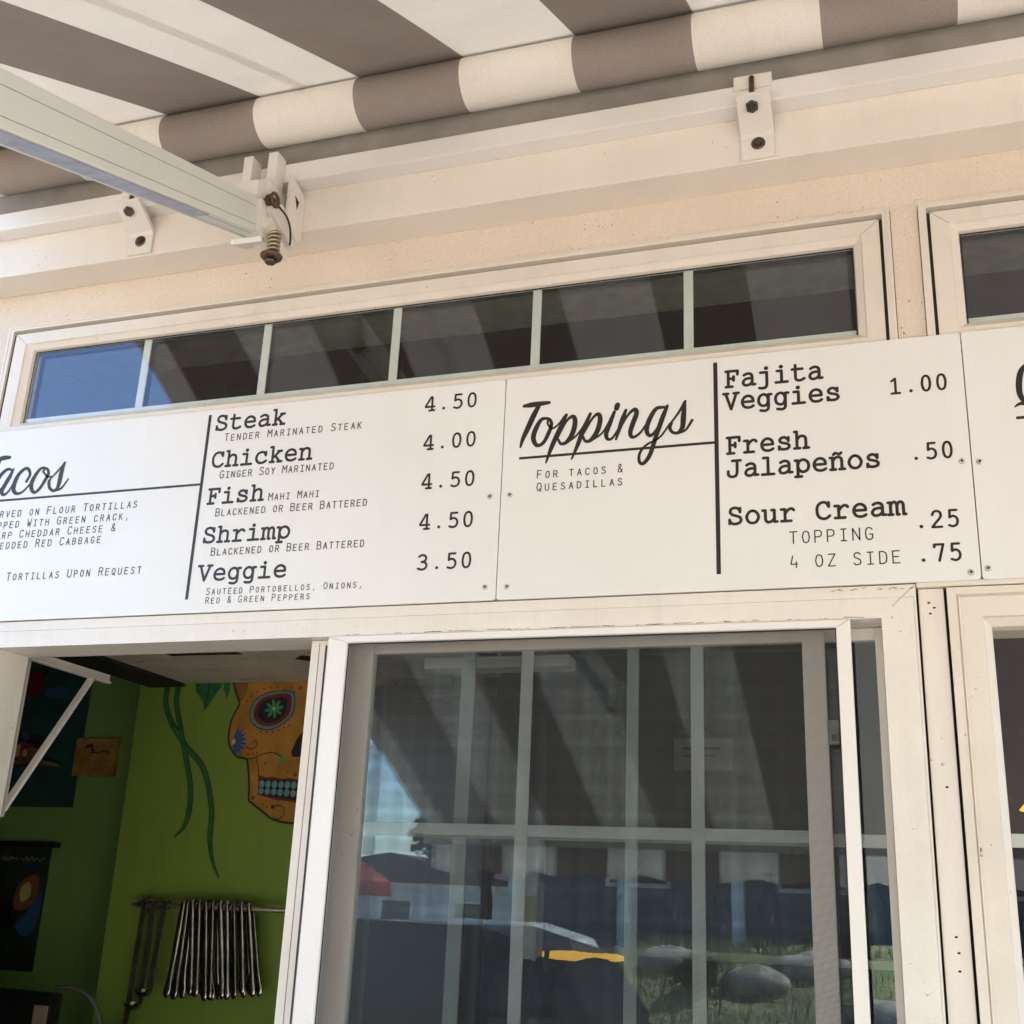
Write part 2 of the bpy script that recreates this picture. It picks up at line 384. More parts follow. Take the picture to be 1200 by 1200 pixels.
def miter(mb, pts, y, w=0.0009):
    stroke(mb, [(x, z, w) for x, z in pts], MITER, y, round_=False)
GRIME = plain('grime_streak', (0.25, 0.19, 0.14), 0.9)
MITER = plain('mitre_joint', (0.30, 0.25, 0.20), 0.8)
def transom(x0, x1, label, bars):
    z0, z1 = 2.50, 2.7823
    def L(dx, dt, y): return (x0 + dx, x1 - dx, z0 + dt, z1 - dt, y)
    f = MB(); f.ring([L(0, 0, 0.10), L(0, 0, 0.006), L(0.0055, 0.004, 0.006), L(0.0055, 0.004, 0.0075), L(0.0128, 0.0094, 0.0075), L(0.0128, 0.0094, 0.05)], VINYL_OLD)
    fr = f.build('transom_window', B, recalc=True); fr['label'] = label
    s = MB(); s.ring([L(0.0185, 0.0165, 0.05), L(0.0185, 0.0165, 0.012), L(0.0482, 0.042, 0.012), L(0.0500, 0.044, 0.0155), L(0.0620, 0.0535, 0.024), L(0.0640, 0.0555, 0.036), L(0.0640, 0.0555, 0.05)], VINYL_OLD)
    for sx, sa in ((x1, -1), (x0, 1)):
        miter(s, [(sx + sa * 0.0187, z1 - 0.0167), (sx + sa * 0.0480, z1 - 0.0418)], 0.0117)
    s.build('sash', fr)
    MB().box(x0 + 0.0130, x0 + 0.0184, 0.014, 0.045, z0 + 0.01, z1 - 0.0170, DARKGAP).box(x1 - 0.0184, x1 - 0.0130, 0.014, 0.045, z0 + 0.01, z1 - 0.0170, DARKGAP).build('shadow_joint', fr)
    gx0, gx1, gz0, gz1 = x0 + 0.064, x1 - 0.064, z0 + 0.03, z1 - 0.0555
    gk = MB(); gk.ring([(gx0, gx1, gz0, gz1, 0.0305), (gx0 + 0.0022, gx1 - 0.0022, gz0, gz1 - 0.003, 0.0305)], GASKET)
    gk.ring([(gx0, gx1, gz0, gz1, 0.0385), (gx0 + 0.003, gx1 - 0.003, gz0, gz1 - 0.0085, 0.0385)], GASKET); gk.build('gasket', fr)
    for x in bars: MB().box(x - 0.0088, x + 0.0088, 0.0345, 0.038, 2.5683, gz1 - 0.001, GRILLE, 0.0012).build('muntin', fr)
    MB().box(gx0, gx1, 0.0345, 0.038, 2.5483, 2.5683, GRILLE, 0.0012).build('muntin', fr)
    g = MB(); g.face([(gx0, 0.0325, gz0), (gx1, 0.0325, gz0), (gx1, 0.0325, gz1), (gx0, 0.0325, gz1)], PANE); g.build('pane', fr)
    g = MB(); g.face([(gx0, 0.0445, gz0), (gx1, 0.0445, gz0), (gx1, 0.0445, gz1), (gx0, 0.0445, gz1)], PANE2); g.build('pane', fr)
transom(-1.8448, 0.0183, 'wide transom window of six panes above the two menu boards on the left', (-1.4928, -1.2035, -0.9134, -0.6241, -0.3359))
transom(0.0648, 1.89, 'transom window at the right edge, with the narrow pier to its left', (0.45, 0.80, 1.15, 1.5))

# big sliding window: open hatch at left, sash and insect screen at right
x0, x1, z0, z1 = -1.770, 0.0181, 0.94, 2.108
f = MB(); f.ring([(x0, x1, z0, z1, 0.10), (x0, x1, z0, z1, 0.006), (x0 + 0.003, x1 - 0.003, z0 + 0.003, z1 - 0.0185, 0.006), (x0 + 0.0035, x1 - 0.0035, z0, z1 - 0.0192, 0.0075),
    (x0 + 0.006, x1 - 0.006, z0, z1 - 0.0200, 0.006), (x0 + 0.053, x1 - 0.0527, z0 + 0.05, z1 - 0.0515, 0.006), (x0 + 0.0535, x1 - 0.0532, z0 + 0.05, z1 - 0.052, 0.10)], VINYL)
miter(f, [(x1 - 0.004, z1 - 0.003), (x1 - 0.036, z1 - 0.034)], 0.0057)
rg = random.Random(4)
for i in range(46):
    xa = rg.uniform(-0.95, -0.09); la = rg.choice((.003, .006, .012, .03)); stroke(f, [(xa, 2.0586 + rg.uniform(-.0006, .0012), rg.uniform(.0006, .0014)), (xa + la, 2.0586 + rg.uniform(-.0004, .0008), rg.uniform(.0004, .001))], GRIME, 0.0056)
for i in range(14):
    xa = rg.uniform(-0.12, 0.012); stroke(f, [(xa, 2.1035 + rg.uniform(-.003, .002), .0012), (xa + rg.uniform(.002, .008), 2.1035 + rg.uniform(-.003, .002), .0006)], GRIME, 0.0056)
SL = f.build('sliding_window', B); SL['label'] = 'white sliding window with its hatch half open and an insect screen on the right'
ix0, ix1, iz0, iz1 = x0 + 0.0536, x1 - 0.0533, z0 + 0.05, z1 - 0.0521
def sash(name, X0, X1, Z1, ya, yb, sl, sr, tr_, bars, hz, yg, gr, hw=0.0093):
    s = MB(); Z0 = iz0 + 0.004
    s.box(X0, X0 + sl, ya, yb, Z0, Z1, VINYL, 0.0015); s.box(X1 - sr, X1, ya, yb, Z0, Z1, VINYL, 0.0015)
    s.box(X0 + sl, X1 - sr, ya + 0.002, yb - 0.002, Z1 - tr_, Z1, VINYL, 0.0015); s.box(X0 + sl, X1 - sr, ya + 0.002, yb - 0.002, Z0, Z0 + 0.04, VINYL, 0.0015)
    s.build(name, SL)
    ym = yg + 0.003
    for xa, xb in bars: MB().box(xa, xb, ym, ym + 0.004, Z0 + 0.04, Z1 - tr_, gr, 0.001).build('muntin', SL)
    ed = [X0 + sl] + [q for ab in bars for q in ab] + [X1 - sr]
    for q in range(0, len(ed), 2): MB().box(ed[q] + 0.0002, ed[q + 1] - 0.0002, ym + 0.0003, ym + 0.0043, hz - hw, hz + hw, gr, 0.001).build('muntin', SL)
    g = MB(); g.face([(X0 + sl, yg, Z0 + 0.04), (X1 - sr, yg, Z0 + 0.04), (X1 - sr, yg, Z1 - tr_), (X0 + sl, yg, Z1 - tr_)], PANE3); g.build('pane', SL)
sash('sash', -0.9457, -0.1241, 2.0475, 0.036, 0.056, 0.0397, 0.0343, 0.0178, [(-0.630, -0.6088), (-0.3386, -0.3176)], 1.7298, 0.044, GRILLE2)
sash('sash', -0.985, ix1 - 0.0006, 2.0555, 0.064, 0.086, 0.03, 0.0118, 0.020, [(-0.750, -0.7245), (-0.4515, -0.431)], 1.7275, 0.072, GRILLE2, 0.0098)
MB().box(-1.0285, -0.9865, 0.030, 0.095, iz0, iz1 - 0.0004, VINYL_OLD, 0.0015).box(-0.9990, -0.9962, 0.0285, 0.0299, iz0, iz1 - 0.010, GASKET).box(-1.0122, -1.0112, 0.0292, 0.0299, iz0, iz1 - 0.006, MITER).box(-1.0312, -1.0287, 0.04, 0.09, iz0, iz1 - 0.001, plain('brown_seal', (0.2, 0.13, 0.09), 0.8)).build('mullion', SL)
s = MB(); Z0 = 1.0
s.ring([(-0.9790, -0.0815, Z0, 2.0550, 0.016), (-0.9790, -0.0815, Z0, 2.0550, 0.000), (-0.9775, -0.083, Z0, 2.0536, -0.002), (-0.9425, -0.1025, Z0 + 0.02, 2.0432, -0.002), (-0.9410, -0.1012, Z0 + 0.02, 2.0420, 0.000), (-0.9410, -0.1012, Z0 + 0.02, 2.0420, 0.012)], ALU)
miter(s, [(-0.0835, 2.0535), (-0.1010, 2.0425)], -0.0022, 0.0007); miter(s, [(-0.977, 2.053), (-0.943, 2.044)], -0.0022, 0.0007)
s.build('screen_frame', SL)
s = MB(); s.ring([(-0.9412, -0.1010, Z0 + 0.02, 2.0422, 0.004), (-0.9385, -0.1042, Z0 + 0.02, 2.0398, 0.004)], GASKET); s.build('gasket', SL)
s = MB(); s.face([(-0.941, 0.0065, Z0 + 0.02), (-0.1011, 0.0065, Z0 + 0.02), (-0.1011, 0.0065, 2.0421), (-0.941, 0.0065, 2.0421)], MESH); s.build('insect_screen', SL)
l = MB(); l.box(-0.1235, -0.108, 0.034, 0.05, 1.868, 1.905, plain('grey_latch', (0.35, 0.35, 0.34), 0.4), 0.002).box(-0.119, -0.112, 0.026, 0.034, 1.872, 1.882, plain('dark_latch', (0.1, 0.1, 0.1), 0.4), 0.001); l.build('latch', SL)
# plain window at the right edge
x0, x1, z0, z1 = 0.0627, 1.89, 0.94, 2.1005
f = MB(); f.ring([(x0, x1, z0, z1, 0.10), (x0, x1, z0, z1, 0.006), (x0 + 0.013, x1 - 0.013, z0, z1 - 0.011, 0.006), (x0 + 0.0145, x1 - 0.0145, z0, z1 - 0.0125, 0.0095), (x0 + 0.016, x1 - 0.016, z0, z1 - 0.014, 0.006),
    (x0 + 0.0175, x1 - 0.0175, z0, z1 - 0.0155, 0.010), (x0 + 0.0485, x1 - 0.0485, z0 + 0.04, z1 - 0.0455, 0.010), (x0 + 0.050, x1 - 0.050, z0 + 0.04, z1 - 0.047, 0.015), (x0 + 0.0605, x1 - 0.0605, z0 + 0.05, z1 - 0.0585, 0.026), (x0 + 0.0625, x1 - 0.0625, z0 + 0.05, z1 - 0.0605, 0.045), (x0 + 0.0625, x1 - 0.0625, z0 + 0.05, z1 - 0.0605, 0.10)], VINYL_OLD)
W2 = f.build('side_window', B); W2['label'] = 'white window at the right edge, cut off by the frame'
gx0, gx1, gz0, gz1 = x0 + 0.0626, x1 - 0.0626, z0 + 0.051, z1 - 0.0606
g = MB(); g.face([(gx0, 0.046, gz0), (gx1, 0.046, gz0), (gx1, 0.046, gz1), (gx0, 0.046, gz1)], PANE); g.build('pane', W2)
MB().box(gx0, gx1, 0.05, 0.054, 1.7215, 1.741, GRILLE, 0.001).build('muntin', W2)
for x in (0.52, 0.93, 1.34): MB().box(x, x + 0.02, 0.0545, 0.058, gz0, gz1, GRILLE, 0.001).build('muntin', W2)

# ------------------------------------------------------------------ kitchen behind the hatch
def wallpaint(name, c, var=0.12):
    m, t, p, o = mat(name); v = coords(t)
    k = mix(t, ramp(t, noise(t, v, 2.5, 5, 0.6), 0.35, 0.7), c, tuple(q * (1 - var) for q in c))
    k = mix(t, ramp(t, noise(t, v, 9, 6, 0.75, (1, 1, 0.3)), 0.5, 0.75, 0, 0.45), k, tuple(q * 0.55 + 0.01 for q in c))
    k = mix(t, ramp(t, noise(t, v, 260, 2), 0.35, 0.7, 0, 0.25), k, tuple(q * 0.6 for q in c))
    t.links.new(k, p.inputs['Base Color']); p.inputs['Roughness'].default_value = 0.55; bump(t, p, noise(t, v, 160, 3), 0.2, 0.001); return m
GREEN = wallpaint('lime_green_paint', (0.225, 0.335, 0.05)); GREEN2 = wallpaint('deep_green_paint', (0.27, 0.47, 0.13))
IW = MB().box(-2.095, -1.27, 1.0, 1.1, 0.03, 2.40, GREEN).build('interior_wall', B)
MB().box(-3.5, -1.28, 1.36, 1.459, 0.03, 3.0, GREEN2).build('alcove_wall', B)
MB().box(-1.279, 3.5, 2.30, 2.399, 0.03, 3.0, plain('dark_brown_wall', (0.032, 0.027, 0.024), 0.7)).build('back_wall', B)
CEILM = painted('stained_ceiling_board', (0.78, 0.69, 0.58), dirt=(0.2, 0.15, 0.1), amount=0.8, rough=0.8)
MB().box(-1.945, -1.0, 0.125, 0.9995, 2.178, 2.2, CEILM).build('ceiling', B)
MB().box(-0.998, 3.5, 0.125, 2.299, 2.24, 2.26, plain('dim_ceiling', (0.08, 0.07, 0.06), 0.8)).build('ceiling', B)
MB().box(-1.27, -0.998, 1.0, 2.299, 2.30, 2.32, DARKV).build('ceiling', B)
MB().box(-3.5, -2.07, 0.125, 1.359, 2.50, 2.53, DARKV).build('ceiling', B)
DKWOOD = plain('dark_beam_wood', (0.03, 0.024, 0.02), 0.7)
cs = MB()
rs = random.Random(21)
def under(pts, w_, m_):   # a scuff on the underside of the ceiling board
    for (xa, ya), (xb, yb) in zip(pts, pts[1:]):
        d_ = Vector((xb - xa, yb - ya)); d_.normalize(); nx_, ny_ = -d_.y * w_ / 2, d_.x * w_ / 2
        cs.face([(xa - nx_, ya - ny_, 2.1777), (xb - nx_, yb - ny_, 2.1777), (xb + nx_, yb + ny_, 2.1777), (xa + nx_, ya + ny_, 2.1777)], m_)
under([(-1.76, 0.635), (-1.70, 0.634), (-1.62, 0.636), (-1.555, 0.64)], 0.03, DARKGAP); under([(-1.43, 0.70), (-1.40, 0.73)], 0.06, DARKGAP)
for _ in range(70):
    xa, ya = rs.uniform(-1.93, -1.2), rs.uniform(0.45, 0.98); an = rs.uniform(-0.5, 0.5); L_ = rs.uniform(.01, .07)
    under([(xa, ya), (xa + L_ * math.cos(an), ya + L_ * math.sin(an))], rs.uniform(.0015, .005), rs.choice((GRIME, GRIME, WHITEP)))
cs.build('scuff_marks', B, recalc=False)
MB().box(-2.065, -1.947, 0.125, 0.9995, 2.168, 2.45, DKWOOD, 0.003).build('beam', B)

def fill(mb, pts, m, y):
    vs = [mb.bm.verts.new((x, y, z)) for x, z in pts]; i_ = mb.mi(m)
    for tri in tessellate_polygon([[Vector((x, z, 0)) for x, z in pts]]):
        mb.bm.faces.new([vs[q] for q in tri]).material_index = i_
def blob(mb, c, rx, rz, m, y, n=14, ph=0.0):
    fill(mb, [(c[0] + rx * math.cos(2 * math.pi * k / n + ph), c[1] + rz * math.sin(2 * math.pi * k / n + ph)) for k in range(n)], m, y)
def line(mb, pts, w, m, y, closed=False):
    P = spline(pts, closed); n = len(P)
    stroke(mb, [(p[0], p[1], w) for p in P], m, y)
OR = plain('mural_orange', (0.50, 0.24, 0.035), 0.6, 0, 0.2, 14); ORD = plain('mural_brown_orange', (0.30, 0.12, 0.03), 0.6)
BLK = plain('mural_black', (0.015, 0.014, 0.016), 0.6); MAR = plain('mural_maroon', (0.20, 0.02, 0.03), 0.6); RED = plain('mural_red', (0.42, 0.04, 0.03), 0.6)
TEAL = plain('mural_teal', (0.16, 0.36, 0.37), 0.6, 0, 0.15, 30); SCAL = plain('mural_grey_teal', (0.16, 0.25, 0.24), 0.6); BLUE = plain('mural_blue', (0.05, 0.13, 0.33), 0.6)
GRN = plain('mural_green', (0.06, 0.30, 0.14), 0.6, 0, 0.2, 30); YEL = plain('mural_yellow', (0.65, 0.55, 0.2), 0.6); VINE = plain('mural_vine_green', (0.025, 0.16, 0.05), 0.6, 0, 0.25, 40)
SK = [(-1.801, 2.202), (-1.79, 2.176), (-1.777, 2.146), (-1.764, 2.118), (-1.775, 2.094), (-1.784, 2.067), (-1.786, 2.04), (-1.783, 2.013), (-1.772, 1.993), (-1.752, 1.974), (-1.724, 1.968), (-1.717, 1.955), (-1.711, 1.932), (-1.704, 1.895), (-1.701, 1.861), (-1.692, 1.852), (-1.659, 1.832), (-1.626, 1.812), (-1.596, 1.804), (-1.566, 1.801), (-1.54, 1.8)]
AX = -1.54
def mir(P): return [(2 * AX - x, z) for x, z in P]
k = MB(); y = 0.9992
top = [(-1.74, 2.26), (-1.64, 2.33)]
full = SK[::-1] + top + mir(top)[::-1] + mir(SK)
full = [q for i, q in enumerate(full[:-1]) if i == 0 or q != full[i - 1]]
fill(k, full, OR, y)
line(k, SK, 0.0055, BLK, y - 0.0008); line(k, mir(SK), 0.0055, BLK, y - 0.0008)
TEMP = [(-1.80, 2.205), (-1.79, 2.176), (-1.777, 2.146), (-1.764, 2.118), (-1.751, 2.138), (-1.743, 2.161), (-1.742, 2.205)]
EYE = [(-1.595, 2.145), (-1.615, 2.152), (-1.646, 2.152), (-1.685, 2.145), (-1.712, 2.129), (-1.726, 2.102), (-1.723, 2.074), (-1.702, 2.055), (-1.673, 2.046), (-1.643, 2.051), (-1.618, 2.064), (-1.597, 2.085), (-1.591, 2.112)]
NOSE = [(-1.545, 2.045), (-1.57, 2.027), (-1.581, 2.004), (-1.587, 1.986), (-1.582, 1.974), (-1.564, 1.974), (-1.545, 1.982)]
def sc(P, c, f): return [(c[0] + (x - c[0]) * f, c[1] + (z - c[1]) * f) for x, z in P]
ec = (-1.658, 2.101)
for F in (lambda P: P, mir):
    fill(k, F(TEMP), ORD, y - 0.0004)
    fill(k, F(spline(EYE, True, 4)[:-1]), SCAL, y - 0.0004)
    for q in spline(EYE, True, 2)[:-1]: blob(k, F([q])[0], 0.0045, 0.0045, SCAL, y - 0.0005, 8)
    line(k, F(EYE + EYE[:1]), 0.0022, BLK, y - 0.0016)
    fill(k, F(spline(sc(EYE, ec, 0.84), True, 4)[:-1]), MAR, y - 0.0010); fill(k, F(spline(sc(EYE, ec, 0.66), True, 4)[:-1]), BLK, y - 0.0015)
    fc = F([(-1.653, 2.103)])[0]
    for a in range(8):
        an = a * math.pi / 4 + 0.2; pc = (fc[0] + 0.017 * math.cos(an), fc[1] + 0.015 * math.sin(an))
        pts = []
        for q in range(10):
            u = 2 * math.pi * q / 10; dx, dz = 0.0125 * math.cos(u), 0.0045 * math.sin(u)
            pts.append((pc[0] + dx * math.cos(an) - dz * math.sin(an), pc[1] + dx * math.sin(an) + dz * math.cos(an)))
        fill(k, pts, GRN, y - 0.0020 - 0.00004 * a)
    blob(k, fc, 0.0045, 0.0045, YEL, y - 0.0026)
    fill(k, F(spline(NOSE, True, 4)[:-1]), BLK, y - 0.0006)
    bc = (-1.767, 2.014)
    for a in range(8):
        an = a * math.pi / 8.8 - 1.22; pc = (bc[0] + 0.021 * math.cos(an), bc[1] + 0.024 * math.sin(an)); pts = []
        for q in range(12):
            u = 2 * math.pi * q / 12; dx, dz = 0.019 * math.cos(u), 0.006 * math.sin(u) * (1 - 0.4 * math.cos(u))
            pts.append((pc[0] + dx * math.cos(an) - dz * math.sin(an), pc[1] + dx * math.sin(an) + dz * math.cos(an)))
        fill(k, F(pts), BLUE, y - 0.0010 - 0.00004 * a)
        line(k, F([pts[6], pc, pts[0]]), 0.0012, BLK, y - 0.0022)
    blob(k, F([bc])[0], 0.0062, 0.0085, YEL, y - 0.0024)
    for P_ in ([(-1.729, 2.001), (-1.71, 1.995), (-1.695, 2.001), (-1.695, 2.012), (-1.704, 2.016), (-1.71, 2.009)], [(-1.626, 1.843), (-1.605, 1.846), (-1.591, 1.837), (-1.593, 1.818), (-1.609, 1.811), (-1.621, 1.818)],
               [(-1.724, 1.968), (-1.698, 1.97), (-1.669, 1.982), (-1.639, 1.984), (-1.616, 1.974)], [(-1.692, 1.97), (-1.685, 1.951), (-1.679, 1.929), (-1.673, 1.872)], [(-1.785, 2.19), (-1.775, 2.178), (-1.765, 2.185), (-1.772, 2.195)]):
        line(k, F(P_), 0.0024, BLK, y - 0.0012)
    fill(k, F([(-1.639, 1.984), (-1.617, 1.982), (-1.607, 1.969), (-1.612, 1.955), (-1.626, 1.953), (-1.617, 1.963), (-1.618, 1.972)]), GRN, y - 0.0006)
    blob(k, F([(-1.626, 1.842)])[0], 0.006, 0.006, BLK, y - 0.0014, 5)
    for q, (dx, dz) in enumerate([(-1.691, 2.158), (-1.672, 2.162), (-1.649, 2.162), (-1.627, 2.159), (-1.607, 2.16), (-1.579, 2.159), (-1.712, 2.151), (-1.729, 2.139), (-1.741, 2.126), (-1.719, 1.98), (-1.704, 1.982), (-1.691, 1.982), (-1.664, 1.957), (-1.592, 1.933), (-1.568, 1.927), (-1.689, 1.865), (-1.657, 1.849), (-1.643, 1.841), (-1.687, 2.041), (-1.668, 2.04), (-1.65, 2.041), (-1.633, 2.045), (-1.617, 2.052), (-1.6, 2.058)]):
        r = 0.0062 if q in (5, 14, 15) else 0.0034
        blob(k, F([(dx, dz)])[0], r, r, RED, y - 0.0013, 8)
LIPS = [(-1.679, 1.925), (-1.657, 1.919), (-1.635, 1.92), (-1.609, 1.916), (-1.584, 1.918), (-1.562, 1.914), (-1.54, 1.914)]
LIPB = [(-1.54, 1.85), (-1.559, 1.854), (-1.585, 1.857), (-1.619, 1.86), (-1.65, 1.867), (-1.673, 1.872)]
fill(k, LIPS + mir(LIPS[:-1])[::-1] + mir(LIPB[1:])[::-1] + LIPB, MAR, y - 0.0006)
fill(k, [(-1.674, 1.915), (-1.54, 1.909), (2 * AX + 1.674, 1.915), (2 * AX + 1.669, 1.874), (-1.54, 1.857), (-1.669, 1.874)], BLK, y - 0.0010)
for i in range(14):
    xx = -1.666 + i * 0.01935
    f2 = abs(xx - AX) / 0.13
    blob(k, (xx, 1.8985 + 0.003 * f2), 0.0085, 0.0102, TEAL, y - 0.0016, 10, 0.3); blob(k, (xx, 1.876 + 0.007 * f2), 0.0085, 0.0105 - 0.002 * f2, TEAL, y - 0.0016, 10, 0.3)
k.build('skull_mural', IW, recalc=False)
k = MB()
for V_ in ([(-2.009, 2.202), (-2.006, 2.167), (-2.002, 2.119), (-1.973, 2.065), (-1.919, 2.003), (-1.862, 1.952), (-1.832, 1.897), (-1.811, 1.825), (-1.806, 1.754), (-1.791, 1.701), (-1.767, 1.66)],
           [(-1.971, 2.201), (-1.97, 2.167), (-1.968, 2.123), (-1.942, 2.046), (-1.914, 1.971), (-1.889, 1.897), (-1.882, 1.833), (-1.891, 1.788), (-1.917, 1.759)]):
    P_ = spline(V_); n = len(P_)
    def wv(i): u = i / (n - 1); return 0.013 if u < 0.75 else 0.013 * (1 - u) / 0.25 + 0.0015
    stroke(k, [(q[0], q[1], wv(i) + 0.004) for i, q in enumerate(P_)], BLK, y)
    stroke(k, [(q[0], q[1], wv(i)) for i, q in enumerate(P_)], VINE, y - 0.0006)
fill(k, [(-1.898, 2.24), (-1.827, 2.24), (-1.827, 2.195), (-1.828, 2.167), (-1.851, 2.135), (-1.869, 2.103), (-1.873, 2.099), (-1.881, 2.123), (-1.909, 2.156), (-1.918, 2.189)], VINE, y - 0.0003)
line(k, [(-1.87, 2.22), (-1.868, 2.16), (-1.873, 2.11)], 0.003, BLK, y - 0.0009)
fill(k, [(-1.826, 2.24), (-1.80, 2.23), (-1.802, 2.186), (-1.80, 2.154), (-1.808, 2.13), (-1.812, 2.146), (-1.820, 2.159)], VINE, y - 0.0003)
k.build('vine_mural', IW, recalc=False)

# ------------------------------------------------------------------ lettering
# typewriter letters: strokes in units of the cap height ('l' straight, 'c' curved, 'd' dot)
TW = {
'S': [('c', (.76,.80),(.64,.95),(.45,1.0),(.25,.94),(.17,.76),(.27,.60),(.5,.51),(.73,.42),(.83,.24),(.73,.07),(.48,0),(.26,.05),(.14,.2)), ('l', (.77,.97),(.77,.72)), ('l', (.13,.03),(.13,.28))],
't': [('l', (.3,.98),(.3,.3)), ('c', (.3,.32),(.31,.14),(.40,.03),(.54,0),(.7,.03),(.84,.1)), ('l', (.1,.72),(.74,.72))],
'e': [('l', (.15,.38),(.82,.38)), ('c', (.82,.38),(.79,.56),(.68,.69),(.49,.75),(.28,.67),(.15,.48),(.15,.27),(.27,.07),(.5,0),(.7,.03),(.83,.1))],
'a': [('c', (.2,.66),(.34,.73),(.5,.75),(.66,.68),(.72,.52),(.72,.3),(.72,.06)), ('l', (.72,.03),(.9,.03)), ('c', (.72,.42),(.5,.44),(.26,.38),(.14,.2),(.22,.04),(.4,0),(.58,.06),(.72,.2))],
'k': [('l', (.08,1.03),(.24,1.03),(.24,0)), ('l', (.08,0),(.36,0)), ('l', (.74,.72),(.26,.28)), ('l', (.42,.42),(.76,0)), ('l', (.6,.72),(.86,.72)), ('l', (.62,0),(.9,0))],
'C': [('c', (.79,.76),(.68,.94),(.49,1.0),(.27,.92),(.13,.7),(.12,.38),(.23,.11),(.47,0),(.67,.03),(.85,.17)), ('l', (.80,.98),(.80,.72))],
'h': [('l', (.06,1.03),(.2,1.03),(.2,0)), ('l', (.04,0),(.37,0)), ('c', (.2,.50),(.34,.69),(.54,.75),(.7,.66),(.74,.48),(.74,.2),(.74,0)), ('l', (.6,0),(.9,0))],
'i': [('l', (.2,.72),(.48,.72),(.48,0)), ('l', (.12,0),(.84,0)), ('d', (.46,.98))],
'c': [('c', (.78,.54),(.67,.70),(.48,.75),(.26,.67),(.14,.46),(.15,.25),(.28,.06),(.5,0),(.68,.03),(.84,.13)), ('l', (.79,.73),(.79,.5))],
'n': [('l', (.06,.72),(.2,.72),(.2,0)), ('l', (.06,0),(.37,0)), ('c', (.2,.50),(.34,.69),(.54,.75),(.7,.66),(.74,.48),(.74,.2),(.74,0)), ('l', (.6,0),(.9,0))],
'F': [('l', (.08,1),(.84,1),(.84,.76)), ('l', (.24,1),(.24,0)), ('l', (.08,0),(.5,0)), ('l', (.24,.52),(.58,.52)), ('l', (.58,.65),(.58,.39))],
's': [('c', (.72,.57),(.6,.70),(.44,.75),(.27,.69),(.2,.56),(.29,.44),(.5,.38),(.7,.31),(.78,.17),(.67,.04),(.46,0),(.28,.03),(.17,.14)), ('l', (.73,.73),(.73,.52)), ('l', (.16,.01),(.16,.2))],
'r': [('l', (.1,.72),(.32,.72),(.32,0)), ('l', (.1,0),(.68,0)), ('c', (.32,.42),(.46,.62),(.62,.73),(.76,.73),(.85,.64))],
'm': [('l', (0,.72),(.13,.72),(.13,0)), ('l', (0,0),(.25,0)), ('c', (.13,.55),(.24,.71),(.37,.74),(.47,.64),(.49,.45),(.49,.2),(.49,0)), ('l', (.49,0),(.60,0)), ('c', (.49,.55),(.6,.71),(.73,.74),(.83,.64),(.85,.45),(.85,.2),(.85,0)), ('l', (.85,0),(.98,0))],
'p': [('l', (.04,.72),(.2,.72),(.2,-.28)), ('l', (.04,-.28),(.42,-.28)), ('c', (.2,.42),(.3,.65),(.52,.75),(.75,.65),(.86,.4),(.78,.12),(.54,0),(.32,.08),(.2,.32))],
'V': [('l', (.14,1),(.48,0),(.82,1)), ('l', (0,1),(.30,1)), ('l', (.66,1),(.96,1))],
'g': [('c', (.72,.38),(.63,.64),(.43,.75),(.2,.64),(.11,.38),(.2,.12),(.43,.02),(.63,.12),(.72,.38)), ('l', (.9,.72),(.72,.72),(.72,.0)), ('c', (.72,.02),(.69,-.18),(.55,-.28),(.36,-.28),(.22,-.25))],
'j': [('l', (.2,.72),(.6,.72)), ('c', (.6,.72),(.6,.3),(.59,-.08),(.5,-.24),(.32,-.28),(.12,-.25)), ('d', (.57,.98))],
'J': [('l', (.36,1),(.88,1)), ('c', (.66,1),(.66,.6),(.65,.25),(.56,.05),(.37,0),(.2,.04),(.1,.16)), ('l', (.1,.13),(.1,.36))],
'l': [('l', (.2,1.03),(.48,1.03),(.48,0)), ('l', (.12,0),(.84,0))],
'o': [('o', (.48,.75),(.7,.66),(.84,.38),(.72,.09),(.48,0),(.24,.09),(.12,.38),(.26,.66))],
'u': [('l', (.04,.72),(.2,.72),(.2,.3)), ('c', (.2,.32),(.22,.12),(.32,.01),(.46,0),(.62,.08),(.74,.24)), ('l', (.58,.72),(.74,.72),(.74,0),(.9,0))],
'0': [('o', (.46,1),(.65,.88),(.73,.5),(.65,.12),(.46,0),(.27,.12),(.19,.5),(.27,.88))],
'1': [('l', (.2,.84),(.46,1),(.46,0)), ('l', (.18,0),(.74,0))],
'2': [('c', (.16,.76),(.26,.94),(.46,1),(.66,.92),(.72,.72),(.62,.52),(.4,.30),(.15,.03)), ('l', (.14,0),(.75,0))],
'3': [('c', (.18,.9),(.4,1),(.62,.94),(.70,.76),(.6,.58),(.38,.53)), ('c', (.38,.53),(.64,.47),(.76,.28),(.66,.07),(.42,0),(.14,.08))],
'4': [('l', (.62,0),(.62,1),(.52,1),(.14,.34),(.14,.28),(.80,.28)), ('l', (.42,0),(.80,0))],
'5': [('l', (.70,1),(.26,1),(.24,.56)), ('c', (.24,.56),(.45,.64),(.66,.54),(.74,.30),(.64,.08),(.42,0),(.18,.07))],
'7': [('l', (.16,.84),(.16,1),(.74,1),(.44,0))],
'.': [('d', (.46,.08))],
}
TW['\u00f1'] = TW['n'] + [('c', (.26,.91),(.37,1.0),(.5,.96),(.62,.92),(.72,1.0))]
